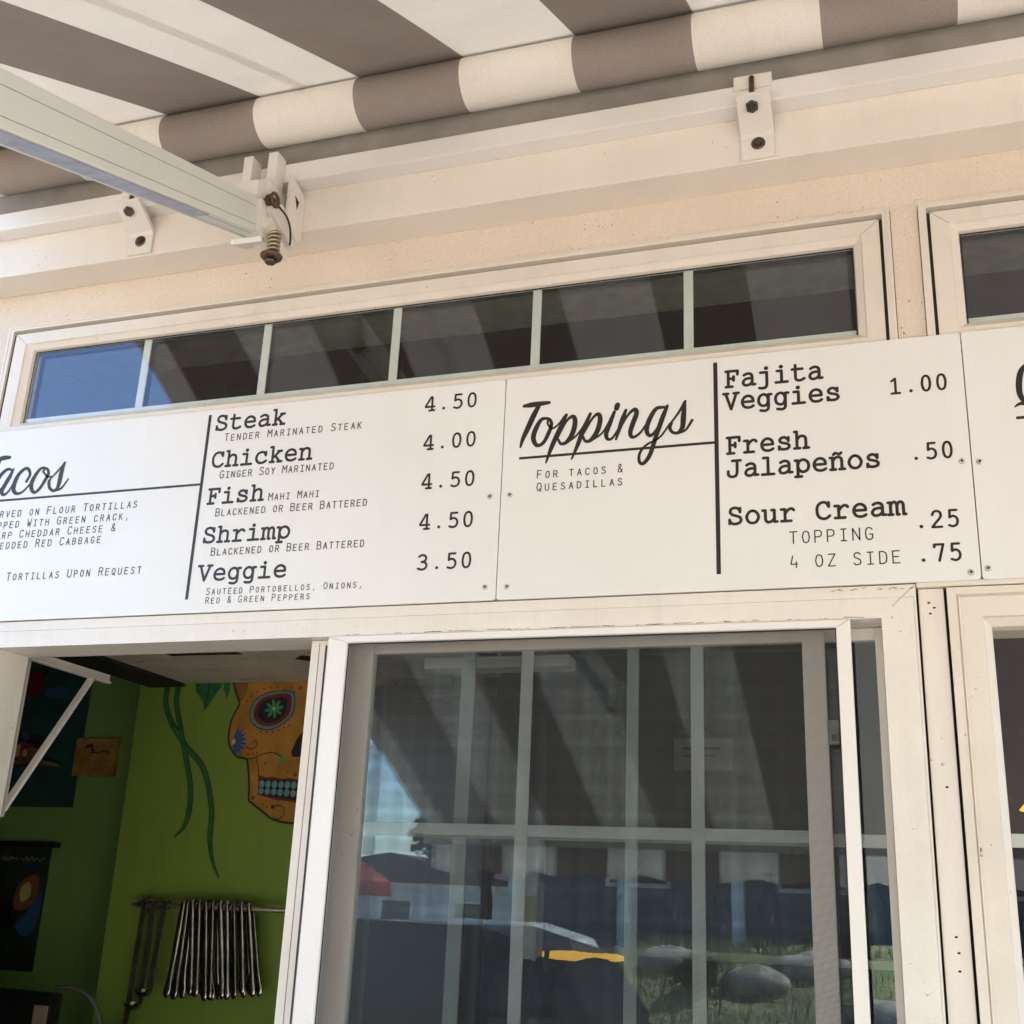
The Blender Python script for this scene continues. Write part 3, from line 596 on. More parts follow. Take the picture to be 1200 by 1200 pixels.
# narrow monospaced capitals: strokes on a cell half as wide as it is tall
NC = {
'A': [('l', (0,0),(.25,1),(.5,0)), ('l', (.09,.34),(.41,.34))],
'B': [('l', (.3,.53),(0,.53),(0,1),(.3,1),(.43,.88),(.43,.64),(.3,.53),(.46,.4),(.46,.13),(.32,0),(0,0),(0,.53))],
'C': [('l', (.47,.80),(.38,.97),(.16,1),(.03,.84),(0,.5),(.03,.16),(.16,0),(.38,.03),(.48,.2))],
'D': [('l', (0,0),(0,1),(.25,1),(.43,.86),(.48,.5),(.43,.14),(.25,0),(0,0))],
'E': [('l', (.46,1),(0,1),(0,0),(.46,0)), ('l', (0,.52),(.38,.52))],
'F': [('l', (.46,1),(0,1),(0,0)), ('l', (0,.52),(.38,.52))],
'G': [('l', (.46,.84),(.36,.98),(.15,1),(.03,.84),(0,.5),(.03,.16),(.16,0),(.36,.02),(.47,.14),(.47,.45),(.27,.45))],
'H': [('l', (0,0),(0,1)), ('l', (.48,0),(.48,1)), ('l', (0,.52),(.48,.52))],
'I': [('l', (.06,1),(.44,1)), ('l', (.25,1),(.25,0)), ('l', (.06,0),(.44,0))],
'K': [('l', (0,0),(0,1)), ('l', (.46,1),(.02,.46)), ('l', (.14,.58),(.48,0))],
'L': [('l', (.02,1),(.02,0),(.46,0))],
'M': [('l', (0,0),(0,1),(.25,.45),(.5,1),(.5,0))],
'N': [('l', (0,0),(0,1),(.47,0),(.47,1))],
'O': [('l', (.25,1),(.08,.9),(0,.5),(.08,.1),(.25,0),(.42,.1),(.5,.5),(.42,.9),(.25,1))],
'P': [('l', (0,0),(0,1),(.32,1),(.46,.87),(.46,.6),(.32,.46),(0,.46))],
'R': [('l', (0,0),(0,1),(.32,1),(.45,.87),(.45,.62),(.32,.5),(0,.5)), ('l', (.26,.5),(.48,0))],
'S': [('l', (.45,.86),(.34,1),(.14,1),(.03,.86),(.05,.66),(.24,.53),(.42,.42),(.48,.22),(.40,.05),(.24,0),(.10,.02),(0,.15))],
'T': [('l', (-.02,1),(.5,1)), ('l', (.24,1),(.24,0))],
'U': [('l', (0,1),(0,.2),(.1,.03),(.25,0),(.4,.03),(.48,.2),(.48,1))],
'V': [('l', (0,1),(.25,0),(.5,1))],
'W': [('l', (0,1),(.11,0),(.25,.6),(.39,0),(.5,1))],
'Y': [('l', (0,1),(.25,.5),(.5,1)), ('l', (.25,.5),(.25,0))],
'Z': [('l', (.02,1),(.48,1),(.0,0),(.48,0))],
'&': [('l', (.5,0),(.12,.72),(.14,.92),(.25,1),(.36,.92),(.34,.72),(.06,.34),(.06,.1),(.2,0),(.36,.08),(.48,.4))],
',': [('l', (.26,.10),(.26,.04),(.18,-.16))],
'4': [('l', (.40,0),(.40,.5)), ('l', (.16,1),(.02,.30),(.50,.30))],
}
NC['Q'] = NC['O'] + [('l', (.28,.25),(.48,-.08))]
NC['\u00c9'] = NC['E'] + [('l', (.2,1.10),(.32,1.22))]
Y_INK = -0.00035
def put(mb, glyph, x, z, h, wd, m, y, sx=1.0):
    for g in glyph:
        k, pts = g[0], [(x + a * h * sx, z + b * h, wd) for a, b in g[1:]]
        if k == 'd':
            c = pts[0]; r = wd * 0.72; YT[0] = (YT[0] + 1) % 9; yy = y - 0.00003 * YT[0]
            f = mb.bm.faces.new([mb.bm.verts.new((c[0] + r * math.cos(q * math.pi / 7), yy, c[1] + r * math.sin(q * math.pi / 7))) for q in range(14)]); f.material_index = mb.mi(m)
        elif k == 'c': stroke(mb, spline(pts), m, y)
        elif k == 'o': stroke(mb, spline(pts, True), m, y)
        else:
            for a_, b_ in zip(pts, pts[1:]): stroke(mb, [a_, b_], m, y)
def typewriter(name, text, x, z, adv, cap, parent, wt=0.178, m=None):
    mb = MB()
    for i, ch in enumerate(text):
        if ch != ' ': put(mb, TW[ch], x + i * adv, z, cap, cap * wt, m or INK, Y_INK, adv / cap / 1.05)
    return mb.build(name, parent, recalc=False)
def caps(name, text, x, z, adv, cap, parent, m=None, wt=0.122):
    mb = MB()
    for i, ch in enumerate(text):
        if ch == ' ': continue
        up = ch.upper(); h = cap if ch == up else cap * 0.82
        put(mb, NC[up], x + i * adv + (0.0 if ch == up else adv * 0.06), z, h, cap * wt, m or INKTHIN, Y_INK, 1.12)
    return mb.build(name, parent, recalc=False)
def brush(name, strokes, parent):
    mb = MB()
    for st in strokes: stroke(mb, [(x, z, w_ * 1.12 + 0.0008) for x, z, w_ in spline(st)], INK, Y_INK)
    return mb.build(name, parent, recalc=False)
def board(x0, x1, label, scr):
    t = empty('menu_board', ((x0 + x1) / 2, 0.003, 2.1095))
    tag(t, label, 'menu board', 'white menu boards over the windows')
    r = 0.006; pts = []; zA, zB = 2.1095, 2.5263
    for cx, cz, a0 in ((x1 - r, zB - r, 0), (x0 + r, zB - r, 90), (x0 + r, zA + r, 180), (x1 - r, zA + r, 270)):
        pts += [(cx + r * math.cos(R_(a0 + q * 22.5)), cz + r * math.sin(R_(a0 + q * 22.5))) for q in range(5)]
    p = MB().plate(pts, lambda a, b, d: (a, d, b), SIGN, 0.0042)
    p.build('panel', t)
    for sx, sz in scr:
        s = MB(); s.tube([(sx, 0.0, sz), (sx, -0.0012, sz), (sx, -0.0019, sz)], [0.0050, 0.0047, 0.0028], SCREW, 14)
        s.tube([(sx + 0.0003, -0.0019, sz + 0.0002), (sx + 0.0003, -0.0022, sz + 0.0002)], [0.0022, 0.0019], DARKGAP, 6)
        s.build('screw', t)
    return t
def rule(parent, xa, za, xb, zb, w):
    mb = MB(); stroke(mb, [(xa, za, w), (xb, zb, w)], INK, Y_INK + 0.0001, round_=False); mb.build('rule', parent, recalc=False)

T1 = board(-1.96, -0.6668, 'white menu board headed Tacos, listing steak, chicken, fish, shrimp and veggie', [(-0.6865, 2.2999), (-0.6872, 2.1334)])
T2 = board(-0.6651, 0.1136, 'white menu board headed Toppings, with jalape\u00f1os and sour cream prices', [(-0.6490, 2.3002), (-0.6466, 2.1320), (0.100, 2.3028), (0.0996, 2.1215)])
T3 = board(0.1153, 1.30, 'white menu board cut off at the right edge, only a script initial showing', [(0.1259, 2.3000), (0.1242, 2.1264)])
for (text, x, z, adv, cap) in (('Steak', -1.2746, 2.4810, .0320, .0302), ('Chicken', -1.2722, 2.4027, .0321, .0300), ('Fish', -1.2706, 2.3264, .0320, .0296), ('Shrimp', -1.2690, 2.2472, .0320, .0292), ('Veggie', -1.2685, 2.1717, .0322, .0288)):
    typewriter('item_name', text, x, z, adv, cap, T1)
for (text, x, z, adv, cap) in (('Tender Marinated Steak', -1.2487, 2.4562, .01372, .0152), ('Ginger Soy Marinated', -1.2485, 2.378, .0125, .0152), ('Mahi Mahi', -1.1345, 2.3243, .0124, .0146), ('Blackened or Beer Battered', -1.2469, 2.2998, .01248, .0150),
        ('Blackened or Beer Battered', -1.2455, 2.2206, .01249, .0148), ('Saut\u00e9ed Portobellos, Onions,', -1.2447, 2.1436, .01171, .0122), ('Red & Green Peppers', -1.2440, 2.1262, .01175, .0122)):
    caps('item_note', text, x, z, adv, cap, T1)
for (text, x, z) in (('4.50', -.8263, 2.4789), ('4.00', -.8240, 2.4011), ('4.50', -.8220, 2.3245), ('4.50', -.8206, 2.2468), ('3.50', -.8193, 2.1708)):
    typewriter('price', text, x, z, .02775, .0268, T1, 0.152)
for (text, xr, z) in (('Served on Flour Tortillas', -1.4291, 2.3306), ('Topped With Green crack,', -1.4440, 2.3067), ('Sharp Cheddar Cheese &', -1.4729, 2.2838), ('Shredded Red Cabbage', -1.5025, 2.2615), ('Corn Tortillas Upon Request', -1.3966, 2.1932)):
    caps('item_note', text, xr - 0.0148 * (len(text) - 0.32), z, .0148, .0158, T1)
rule(T1, -1.2890, 2.5157, -1.2865, 2.1357, .0065); rule(T1, -1.90, 2.3684, -1.2915, 2.3684, .0048)
rule(T2, -0.2838, 2.5174, -0.2828, 2.1368, .0072); rule(T2, -0.6345, 2.3684, -0.2865, 2.3684, .0048)
rule(T3, 0.1848, 2.3684, 0.62, 2.3684, .0048); rule(T3, 0.62, 2.5174, 0.62, 2.1368, .0072)
for (text, x, z, adv, cap) in (('Fajita', -.2681, 2.4685, .0277, .0292), ('Veggies', -.2705, 2.4270, .0280, .0290), ('Fresh', -.2676, 2.3460, .0278, .0286), ('Jalape\u00f1os', -.2672, 2.3040, .0277, .0284), ('Sour Cream', -.2672, 2.2210, .0281, .0280)):
    typewriter('item_name', text, x, z, adv, cap, T2)
for (text, x, z, adv, cap) in (('For tacos &', -.599, 2.3276, .0145, .0146), ('Quesadillas', -.5992, 2.3039, .01455, .0146)):
    caps('item_note', text, x, z, adv, cap, T2)
for (text, x, z) in (('TOPPING', -.1677, 2.1823), ('4 OZ SIDE', -.1681, 2.1417)):
    caps('item_note', text, x, z, .01950, .0196, T2, INK, 0.10)
for (text, x, z) in (('1.00', -.0015, 2.4288), ('.50', .0225, 2.3109), ('.25', .0228, 2.1965), ('.75', .0225, 2.1419)):
    typewriter('price', text, x, z, .0236, .0262, T2, 0.152)
TOPPINGS = [[(-0.6293,2.4696,0.0049),(-0.616,2.4705,0.0084),(-0.5986,2.4713,0.0077),(-0.5819,2.4718,0.0049)],[(-0.5999,2.4707,0.0063),(-0.61,2.4499,0.0087),(-0.6211,2.4239,0.0084),(-0.6291,2.4049,0.0063),(-0.633,2.3899,0.0028)],[(-0.5836,2.4413,0.0035),(-0.5957,2.4395,0.0059),(-0.6054,2.4225,0.0077),(-0.6093,2.4049,0.0076),(-0.6025,2.3908,0.0059),(-0.5906,2.3944,0.0055),(-0.5809,2.4131,0.0062),(-0.5763,2.4298,0.0052),(-0.5812,2.4399,0.0035),(-0.5833,2.4305,0.0028),(-0.5747,2.4207,0.0028),(-0.5626,2.4285,0.0027),(-0.5527,2.4419,0.0031)],[(-0.5493,2.4444,0.0048),(-0.5621,2.4149,0.0075),(-0.5742,2.3859,0.0069),(-0.5841,2.3561,0.0024)],[(-0.5651,2.3992,0.0027),(-0.549,2.4315,0.0034),(-0.5373,2.4404,0.0058),(-0.5326,2.43,0.0075),(-0.5364,2.409,0.0078),(-0.5462,2.3929,0.0065),(-0.5573,2.3897,0.0044),(-0.5634,2.3991,0.0034)],[(-0.5461,2.3915,0.0037),(-0.5279,2.4047,0.0027),(-0.5099,2.4314,0.0027)],[(-0.5051,2.4423,0.0047),(-0.5179,2.4109,0.0074),(-0.5273,2.3836,0.0061),(-0.5371,2.3592,0.0024)],[(-0.5184,2.4021,0.0027),(-0.5015,2.4323,0.0034),(-0.4906,2.4402,0.0057),(-0.487,2.4292,0.0074),(-0.4916,2.4085,0.0077),(-0.5024,2.3926,0.0064),(-0.5124,2.3907,0.0044),(-0.5176,2.3996,0.0034)],[(-0.5013,2.3918,0.0037),(-0.4825,2.4041,0.0027),(-0.468,2.4291,0.0027)],[(-0.4615,2.4416,0.0047),(-0.4695,2.4205,0.0073),(-0.4755,2.4017,0.0067),(-0.4723,2.391,0.0046),(-0.4625,2.3946,0.0033),(-0.4447,2.4252,0.0026)],[(-0.456,2.4545,0.008),(-0.4576,2.4483,0.008)],[(-0.4409,2.4431,0.0043),(-0.448,2.422,0.0073),(-0.4578,2.3893,0.003)],[(-0.4543,2.4015,0.0026),(-0.4382,2.4316,0.0033),(-0.4257,2.4427,0.0059),(-0.4217,2.4352,0.0072),(-0.4281,2.4166,0.0076),(-0.4325,2.3996,0.0066),(-0.4279,2.3905,0.0046),(-0.4149,2.3979,0.0033),(-0.4003,2.4192,0.0026)],[(-0.3734,2.4421,0.0039),(-0.3874,2.44,0.0059),(-0.3997,2.4191,0.0072),(-0.4035,2.4004,0.0065),(-0.3969,2.3908,0.0049),(-0.3856,2.4022,0.0039),(-0.3744,2.4254,0.0039)],[(-0.3676,2.4439,0.0045),(-0.376,2.4221,0.0071),(-0.3872,2.3885,0.0065),(-0.3977,2.3552,0.0064),(-0.4089,2.3404,0.0052),(-0.4161,2.3447,0.0045),(-0.4152,2.3601,0.0039),(-0.4033,2.3745,0.0032),(-0.3808,2.3862,0.0026),(-0.3631,2.4098,0.0026)],[(-0.3644,2.4071,0.0026),(-0.3486,2.4281,0.0032),(-0.3363,2.4495,0.0039)],[(-0.3373,2.4468,0.0045),(-0.3393,2.422,0.0077),(-0.3413,2.4015,0.007),(-0.3487,2.3919,0.0051),(-0.3583,2.3935,0.0042),(-0.3631,2.4022,0.0048),(-0.3605,2.4109,0.0048)],[(-0.3503,2.3907,0.0032),(-0.3359,2.3959,0.0032),(-0.3244,2.413,0.0038)]]
TACOS = [[(-1.8266,2.4593,0.0046),(-1.8028,2.4621,0.0073),(-1.7834,2.465,0.009),(-1.7684,2.4647,0.0058)],[(-1.7921,2.4642,0.0068),(-1.8015,2.4369,0.0099),(-1.8101,2.4068,0.009),(-1.8138,2.389,0.0032)],[(-1.7547,2.4347,0.0031),(-1.7685,2.4378,0.0058),(-1.7835,2.4259,0.0081),(-1.7933,2.4056,0.009),(-1.7931,2.3903,0.0081),(-1.7836,2.3824,0.0054),(-1.7747,2.3966,0.004)],[(-1.7534,2.4369,0.004),(-1.7585,2.422,0.008),(-1.7675,2.4036,0.0089),(-1.773,2.3889,0.008),(-1.7658,2.3811,0.0053),(-1.7552,2.3876,0.004),(-1.7462,2.4058,0.0031)],[(-1.7134,2.4071,0.0057),(-1.7077,2.4209,0.0053),(-1.7129,2.4327,0.0057),(-1.7222,2.436,0.0057),(-1.7353,2.4259,0.0075),(-1.7426,2.4094,0.0089),(-1.7428,2.3904,0.008),(-1.7321,2.3812,0.0053),(-1.7177,2.3848,0.0039),(-1.701,2.4024,0.0031)],[(-1.6733,2.4343,0.0039),(-1.6845,2.4314,0.0057),(-1.6951,2.4152,0.0079),(-1.6997,2.3986,0.0087),(-1.6945,2.385,0.0065),(-1.6863,2.3806,0.0052),(-1.6757,2.3892,0.0061),(-1.6649,2.4091,0.0069),(-1.6611,2.422,0.0056),(-1.6679,2.432,0.0039),(-1.6748,2.4259,0.0035),(-1.6615,2.4135,0.003),(-1.6528,2.4129,0.0026)],[(-1.6565,2.4047,0.0026),(-1.6381,2.424,0.0035),(-1.6232,2.442,0.0034)],[(-1.6248,2.4406,0.0047),(-1.6286,2.4213,0.0086),(-1.6294,2.3989,0.0086),(-1.6321,2.386,0.0064),(-1.6399,2.3806,0.0052),(-1.6507,2.387,0.0052),(-1.6557,2.3999,0.0061),(-1.6535,2.4078,0.0035)],[(-1.6377,2.3805,0.0039),(-1.6218,2.3853,0.0038),(-1.6087,2.4038,0.003)]]
QUES = [[(0.209,2.461,0.0029),(0.1991,2.4482,0.0069),(0.1941,2.4279,0.0078),(0.194,2.4073,0.0069),(0.2007,2.3938,0.0051),(0.2138,2.3873,0.0048),(0.2288,2.3952,0.0064),(0.2419,2.4126,0.0071),(0.2456,2.4361,0.0064),(0.2362,2.4579,0.0043),(0.2226,2.4664,0.0034),(0.209,2.461,0.0029)],[(0.185,2.3877,0.0017),(0.1941,2.3922,0.0043),(0.2081,2.3879,0.0051),(0.2241,2.3753,0.0048),(0.2394,2.3721,0.0022)]]
brush('heading', TACOS, T1); brush('heading', TOPPINGS, T2); brush('heading', QUES, T3)

# ------------------------------------------------------------------ awning
SLP = R_(26); SN, CS = math.sin(SLP), math.cos(SLP)
A = empty('retractable_awning', (0, -0.08, 2.98))
tag(A, 'grey and cream striped retractable awning on white folding arms over the menu boards', 'awning')
AX0, AX1 = -1.90, 3.16
ry, rz, rr = -0.131, 3.089, 0.0496
r = MB(); n = 40
for j, x in enumerate([AX0 + (AX1 - AX0) * q / 120 for q in range(121)]):
    ring = []
    for q in range(n):
        a = 2 * math.pi * q / n; k = rr * (1 + 0.006 * math.sin(a * 2 + x * 3) + 0.004 * math.sin(x * 9 + a) + (0.012 * math.sin(x * 55 + a * 3) if x > 0.15 else 0))
        ring.append(r.bm.verts.new((x, ry + k * math.cos(a), rz + k * math.sin(a))))
    if j:
        for q in range(n):
            f = r.bm.faces.new((prev[q], prev[(q + 1) % n], ring[(q + 1) % n], ring[q])); f.smooth = True; f.material_index = r.mi(ROLLM)
    prev = ring
r.build('fabric_roll', A)
MB().tube([(AX0 - 0.06, ry, rz), (AX1 + 0.06, ry, rz)], 0.02, ALU, 16).build('roller_tube', A)
# canopy: one sheet from the roll to the front rail, with a slight sag
y0, z0_ = ry - (rr + 0.001) * SN, rz + (rr + 0.001) * CS
LEN = (2.66 + y0) / CS
c = MB(); NX, NY = 60, 30; g = []
for j in range(NY + 1):
    s = LEN * j / NY; row = []
    for i in range(NX + 1):
        x = AX0 + (AX1 - AX0) * i / NX
        sag = -0.035 * math.sin(math.pi * j / NY) * (0.6 + 0.4 * math.sin(math.pi * i / NX)) * min(1, 3 * j / NY)
        row.append(c.bm.verts.new((x, y0 - s * CS, z0_ - s * SN + sag)))
    g.append(row)
for j in range(NY):
    for i in range(NX):
        f = c.bm.faces.new((g[j][i], g[j][i + 1], g[j + 1][i + 1], g[j + 1][i])); f.smooth = True; f.material_index = c.mi(CANVAS)
c.build('canopy', A)
yf, zf = y0 - LEN * CS, z0_ - LEN * SN
vb = MB(); vn = 180; prev = None
for i in range(vn + 1):
    x = AX0 + (AX1 - AX0) * i / vn; zb = zf - 0.145 - 0.022 * abs(math.sin(math.pi * (x - AX0) / PITCH)); yy = yf - 0.058 + 0.006 * math.sin(x * 9)
    cur = [vb.bm.verts.new((x, yf - 0.058, zf - 0.01)), vb.bm.verts.new((x, yy, zf - 0.08)), vb.bm.verts.new((x, yy - 0.004, zb))]
    if prev:
        for k_ in range(2): f = vb.bm.faces.new((prev[k_], cur[k_], cur[k_ + 1], prev[k_ + 1])); f.smooth = True; f.material_index = vb.mi(VALM)
    prev = cur
vb.build('valance', A)
MB().box(AX0 - 0.02, AX1 + 0.02, yf - 0.055, yf + 0.005, zf - 0.055, zf + 0.012, ALU, 0.008).build('front_rail', A)
MB().box(-1.95, 3.3, -0.0997, -0.0602, 2.9627, 3.0054, ALU, 0.003).build('torsion_bar', A)
MB().box(-1.90, 3.22, -0.0635, -0.0602, 3.0205, 3.20, COVER).box(-1.90, 3.22, -0.20, -0.0636, 3.1965, 3.20, COVER).build('hood', A)

DIR = Vector((0.1995, -0.82, -0.40)); 
def arm(flip):
    """one folding arm: shoulder casting, upper arm, elbow, forearm; flip=-1 mirrors it about x=1.34/2"""
    cx = 0.672
    def fx(x): return x if flip > 0 else 2 * cx - x
    d = Vector((0.1995 * flip, -0.82, -0.40)).normalized(); nrm = Vector((0, -SN, CS)); nrm = (nrm - d * d.dot(nrm)).normalized(); sd_ = d.cross(nrm).normalized()
    if sd_.x * flip < 0: sd_ = -sd_
    p0 = Vector((fx(-1.1495), -0.154, 2.852))
    F = Matrix((d, sd_, nrm)).transposed()
    L1 = 1.44
    a = MB(); h, wdt = 0.0365, 0.021
    a.box(0.0, L1, -wdt, wdt, -h, h, ARM, 0.004, F, p0)
    for zz in (0.0155, -0.0215): a.box(0.002, L1 - 0.002, wdt - 0.0004, wdt + 0.0003, zz - 0.0007, zz + 0.0007, GROOVE, 0, F, p0); a.box(0.002, L1 - 0.002, -wdt - 0.0003, -wdt + 0.0004, zz - 0.0007, zz + 0.0007, GROOVE, 0, F, p0)
    for zz in (-0.012, 0.010): a.box(0.002, L1 - 0.002, zz - 0.0007, zz + 0.0007, -h - 0.0003, -h + 0.0004, GROOVE, 0, F, p0)
    a.box(0.30, L1 - 0.05, -0.010, wdt - 0.003, -h - 0.0014, -h - 0.0006, SHEEN, 0, F, p0) if flip > 0 else None  # blue sheen on the arm's underside, painted as a coloured strip
    ar = a.build('folding_arm', A)
    e = MB(); e.box(-0.030, 0.004, -wdt - 0.004, wdt + 0.004, -h - 0.005, h + 0.004, ARM, 0.003, F, p0); e.box(-0.036, -0.0302, -wdt - 0.008, wdt + 0.001, -h - 0.012, h + 0.008, BRK, 0.002, F, p0)
    e.box(-0.036, 0.042, -wdt - 0.014, wdt + 0.006, -h - 0.0165, -h - 0.0052, BRK, 0.003, F, p0)
    e.build('end_cap', ar)
    pe = p0 + d * (L1 + 0.03)
    el = MB(); el.tube([pe - nrm * 0.045, pe + nrm * 0.045], 0.032, ARM, 20); el.tube([pe - nrm * 0.052, pe - nrm * 0.045], 0.012, BOLT, 8); el.build('elbow_joint', ar)
    p2 = Vector((fx(-1.05), yf + 0.01, zf - 0.03)); d2 = (p2 - pe).normalized(); s2 = d2.cross(nrm).normalized(); n2 = s2.cross(d2)
    F2 = Matrix((d2, s2, n2)).transposed()
    MB().box(0.025, (p2 - pe).length, -0.018, 0.018, -0.028, 0.028, ARM, 0.004, F2, pe).build('forearm', ar)
    return ar
SHEEN = plain('painted_blue_sheen', (0.46, 0.49, 0.62), 0.35, 0, 0.2, 30)  # colour of the reflected blue painted under the arm
GROOVE = plain('arm_groove', (0.42, 0.42, 0.36), 0.7)
arm(1); arm(-1)
def shoulder(dx, mirror=False):
    """bracket clamped to the torsion bar that carries the arm"""
    s = -1 if mirror else 1; cx = 0.672
    def X(x): return 2 * cx - x if mirror else x
    def bx(mb, a, b, *r_, **k): mb.box(min(X(a), X(b)), max(X(a), X(b)), *r_, **k); return mb
    q = MB()
    for a, b_ in ((-1.1985, -1.178), (-1.1425, -1.122)): bx(q, a, b_, -0.1345, -0.1003, 2.936, 3.013, BRK, 0.002)
    bx(q, -1.1995, -1.121, -0.158, -0.0605, 2.908, 2.9355, BRK, 0.003); bx(q, -1.176, -1.144, -0.14, -0.11, 2.9355, 2.945, DARKGAP)
    bx(q, -1.178, -1.118, -0.195, -0.10, 2.872, 2.9075, BRK, 0.003); bx(q, -1.150, -1.112, -0.185, -0.120, 2.800, 2.8715, BRK, 0.003)
    # angled clevis plates and the pentagonal wall plate
    fy = lambda x0_: (lambda a, b_, dd: (X(x0_ + dd), a, b_))
    q.plate([(-0.165, 2.872), (-0.13, 2.888), (-0.075, 2.848), (-0.072, 2.826), (-0.085, 2.822), (-0.165, 2.852)], fy(-1.111), BRK, 0.012)
    q.plate([(-0.165, 2.838), (-0.155, 2.846), (-0.085, 2.803), (-0.085, 2.789), (-0.165, 2.818)], fy(-1.122), BRK, 0.018)
    q.plate([(-0.118, 2.966), (-0.066, 2.946), (-0.0605, 2.936), (-0.0605, 2.846), (-0.075, 2.838), (-0.118, 2.856)], fy(-1.100), BRK, 0.007)
    q.plate([(-0.1, 2.928), (-0.083, 2.922), (-0.088, 2.902)], fy(-1.0932), DARKGAP, 0.0006)
    br = q.build('arm_bracket', A)
    q = MB(); q.tube([(X(-1.150), -0.165, 2.876), (X(-1.096), -0.165, 2.874)], 0.0066, RUST, 10); q.tube([(X(-1.110), -0.166, 2.875), (X(-1.101), -0.166, 2.875)], 0.0125, RUST, 6)
    ring = [(X(-1.094 + 0.0 * q_), -0.167 + 0.013 * math.cos(q_ * math.pi / 8), 2.874 + 0.013 * math.sin(q_ * math.pi / 8)) for q_ in range(17)]
    q.tube(ring, 0.0034, RUST, 6, cap=False)
    q.tube(spline([(X(-1.093), -0.155, 2.868), (X(-1.086), -0.135, 2.858), (X(-1.084), -0.12, 2.842), (X(-1.086), -0.11, 2.822), (X(-1.092), -0.1, 2.815)]), 0.0022, GASKET, 6)
    q.build('lock_pin', br)
    q = MB(); q.tube([(X(-1.094), -0.155, 2.75), (X(-1.094), -0.150, 2.815)], 0.0062, RUST, 10)
    hel = [(X(-1.094) + 0.0105 * math.cos(u), -0.1535 + 0.0105 * math.sin(u), 2.765 + 0.0085 * u / (2 * math.pi)) for u in [w_ * math.pi / 7 for w_ in range(int(5.2 * 14))]]
    q.tube(hel, 0.0031, SPRING, 7); q.build('spring', br)
    q = MB(); q.tube([(X(-1.094), -0.157, 2.7505), (X(-1.094), -0.1565, 2.7555), (X(-1.094), -0.1565, 2.7585)], [0.0155, 0.021, 0.021], RUST, 18); q.tube([(X(-1.094), -0.1572, 2.742), (X(-1.094), -0.157, 2.7505)], 0.0105, BOLT, 6)
    q.build('washer', br)
shoulder(0); shoulder(0, True)
def mount(x):
    q = MB(); w_ = 0.029
    # upper tab, front lip, sloping strap and wall leg
    q.box(x - w_ - 0.006, x + w_ + 0.002, -0.1042, -0.1000, 2.992, 3.017, BRK, 0.001); q.box(x - w_ - 0.006, x + w_ + 0.002, -0.1042, -0.066, 3.017, 3.0205, BRK, 0.001)
    prof = [(-0.1275, 2.9600), (-0.0690, 2.9230), (-0.0662, 2.9160), (-0.0662, 2.8725), (-0.0607, 2.8725), (-0.0607, 2.9262), (-0.0655, 2.9325), (-0.1040, 2.9575), (-0.1275, 2.9648)]
    q.plate(prof, lambda a, b_, dd: (x - w_ + dd, a, b_), BRK, 2 * w_)
    m_ = q.build('mounting_bracket', A)
    q = MB(); q.tube([(x - 0.003, -0.1135, 2.955), (x - 0.003, -0.1075, 3.012)], 0.0048, BOLT, 10); up_ = Vector((0, 0.53, -0.85)).normalized()
    c0 = Vector((x - 0.003, -0.1085, 2.9465)); q.tube([c0 + Vector((0, -0.002, 0.003)), c0 + Vector((0, -0.0045, -0.0035))], [0.0118, 0.0105], BOLT, 6, smooth=False); q.build('bolt', m_)
    q = MB(); q.tube([(x + 0.001, -0.0662, 2.9025), (x + 0.001, -0.0680, 2.9025), (x + 0.001, -0.0685, 2.9025)], [0.0125, 0.0122, 0.0085], BOLT, 18); q.tube([(x + 0.001, -0.0685, 2.9025), (x + 0.001, -0.0735, 2.9025)], [0.0072, 0.0066], BOLT, 6, smooth=False); q.build('bolt', m_)
for x in (-1.474, -0.1935, 1.537): mount(x)

# ------------------------------------------------------------------ things in the kitchen
STEEL = plain('brushed_steel', (0.46, 0.43, 0.38), 0.24, 1.0, 0.25, 40); STEELD = plain('dark_steel', (0.34, 0.31, 0.27), 0.3, 0.9, 0.2, 60)
RAILM = plain('satin_steel_rail', (0.40, 0.35, 0.28), 0.42, 0.55, 0.15, 60)
q = empty('utensil_rail', (-1.75, 0.999, 1.583)); tag(q, 'steel utensil rail on the lime green wall, tongs and ladles hanging from it', 'rail')
MB().tube([(-1.972, 0.93, 1.583), (-1.34, 0.93, 1.584)], 0.0062, RAILM, 12).build('bar', q)
for x in (-1.965, -1.345):
    s = MB(); s.tube([(x, 0.9985, 1.583), (x, 0.990, 1.583), (x, 0.986, 1.583)], [0.023, 0.022, 0.011], RAILM, 20); s.tube([(x, 0.987, 1.583), (x, 0.925, 1.583)], 0.0088, RAILM, 12); s.build('mount', q)
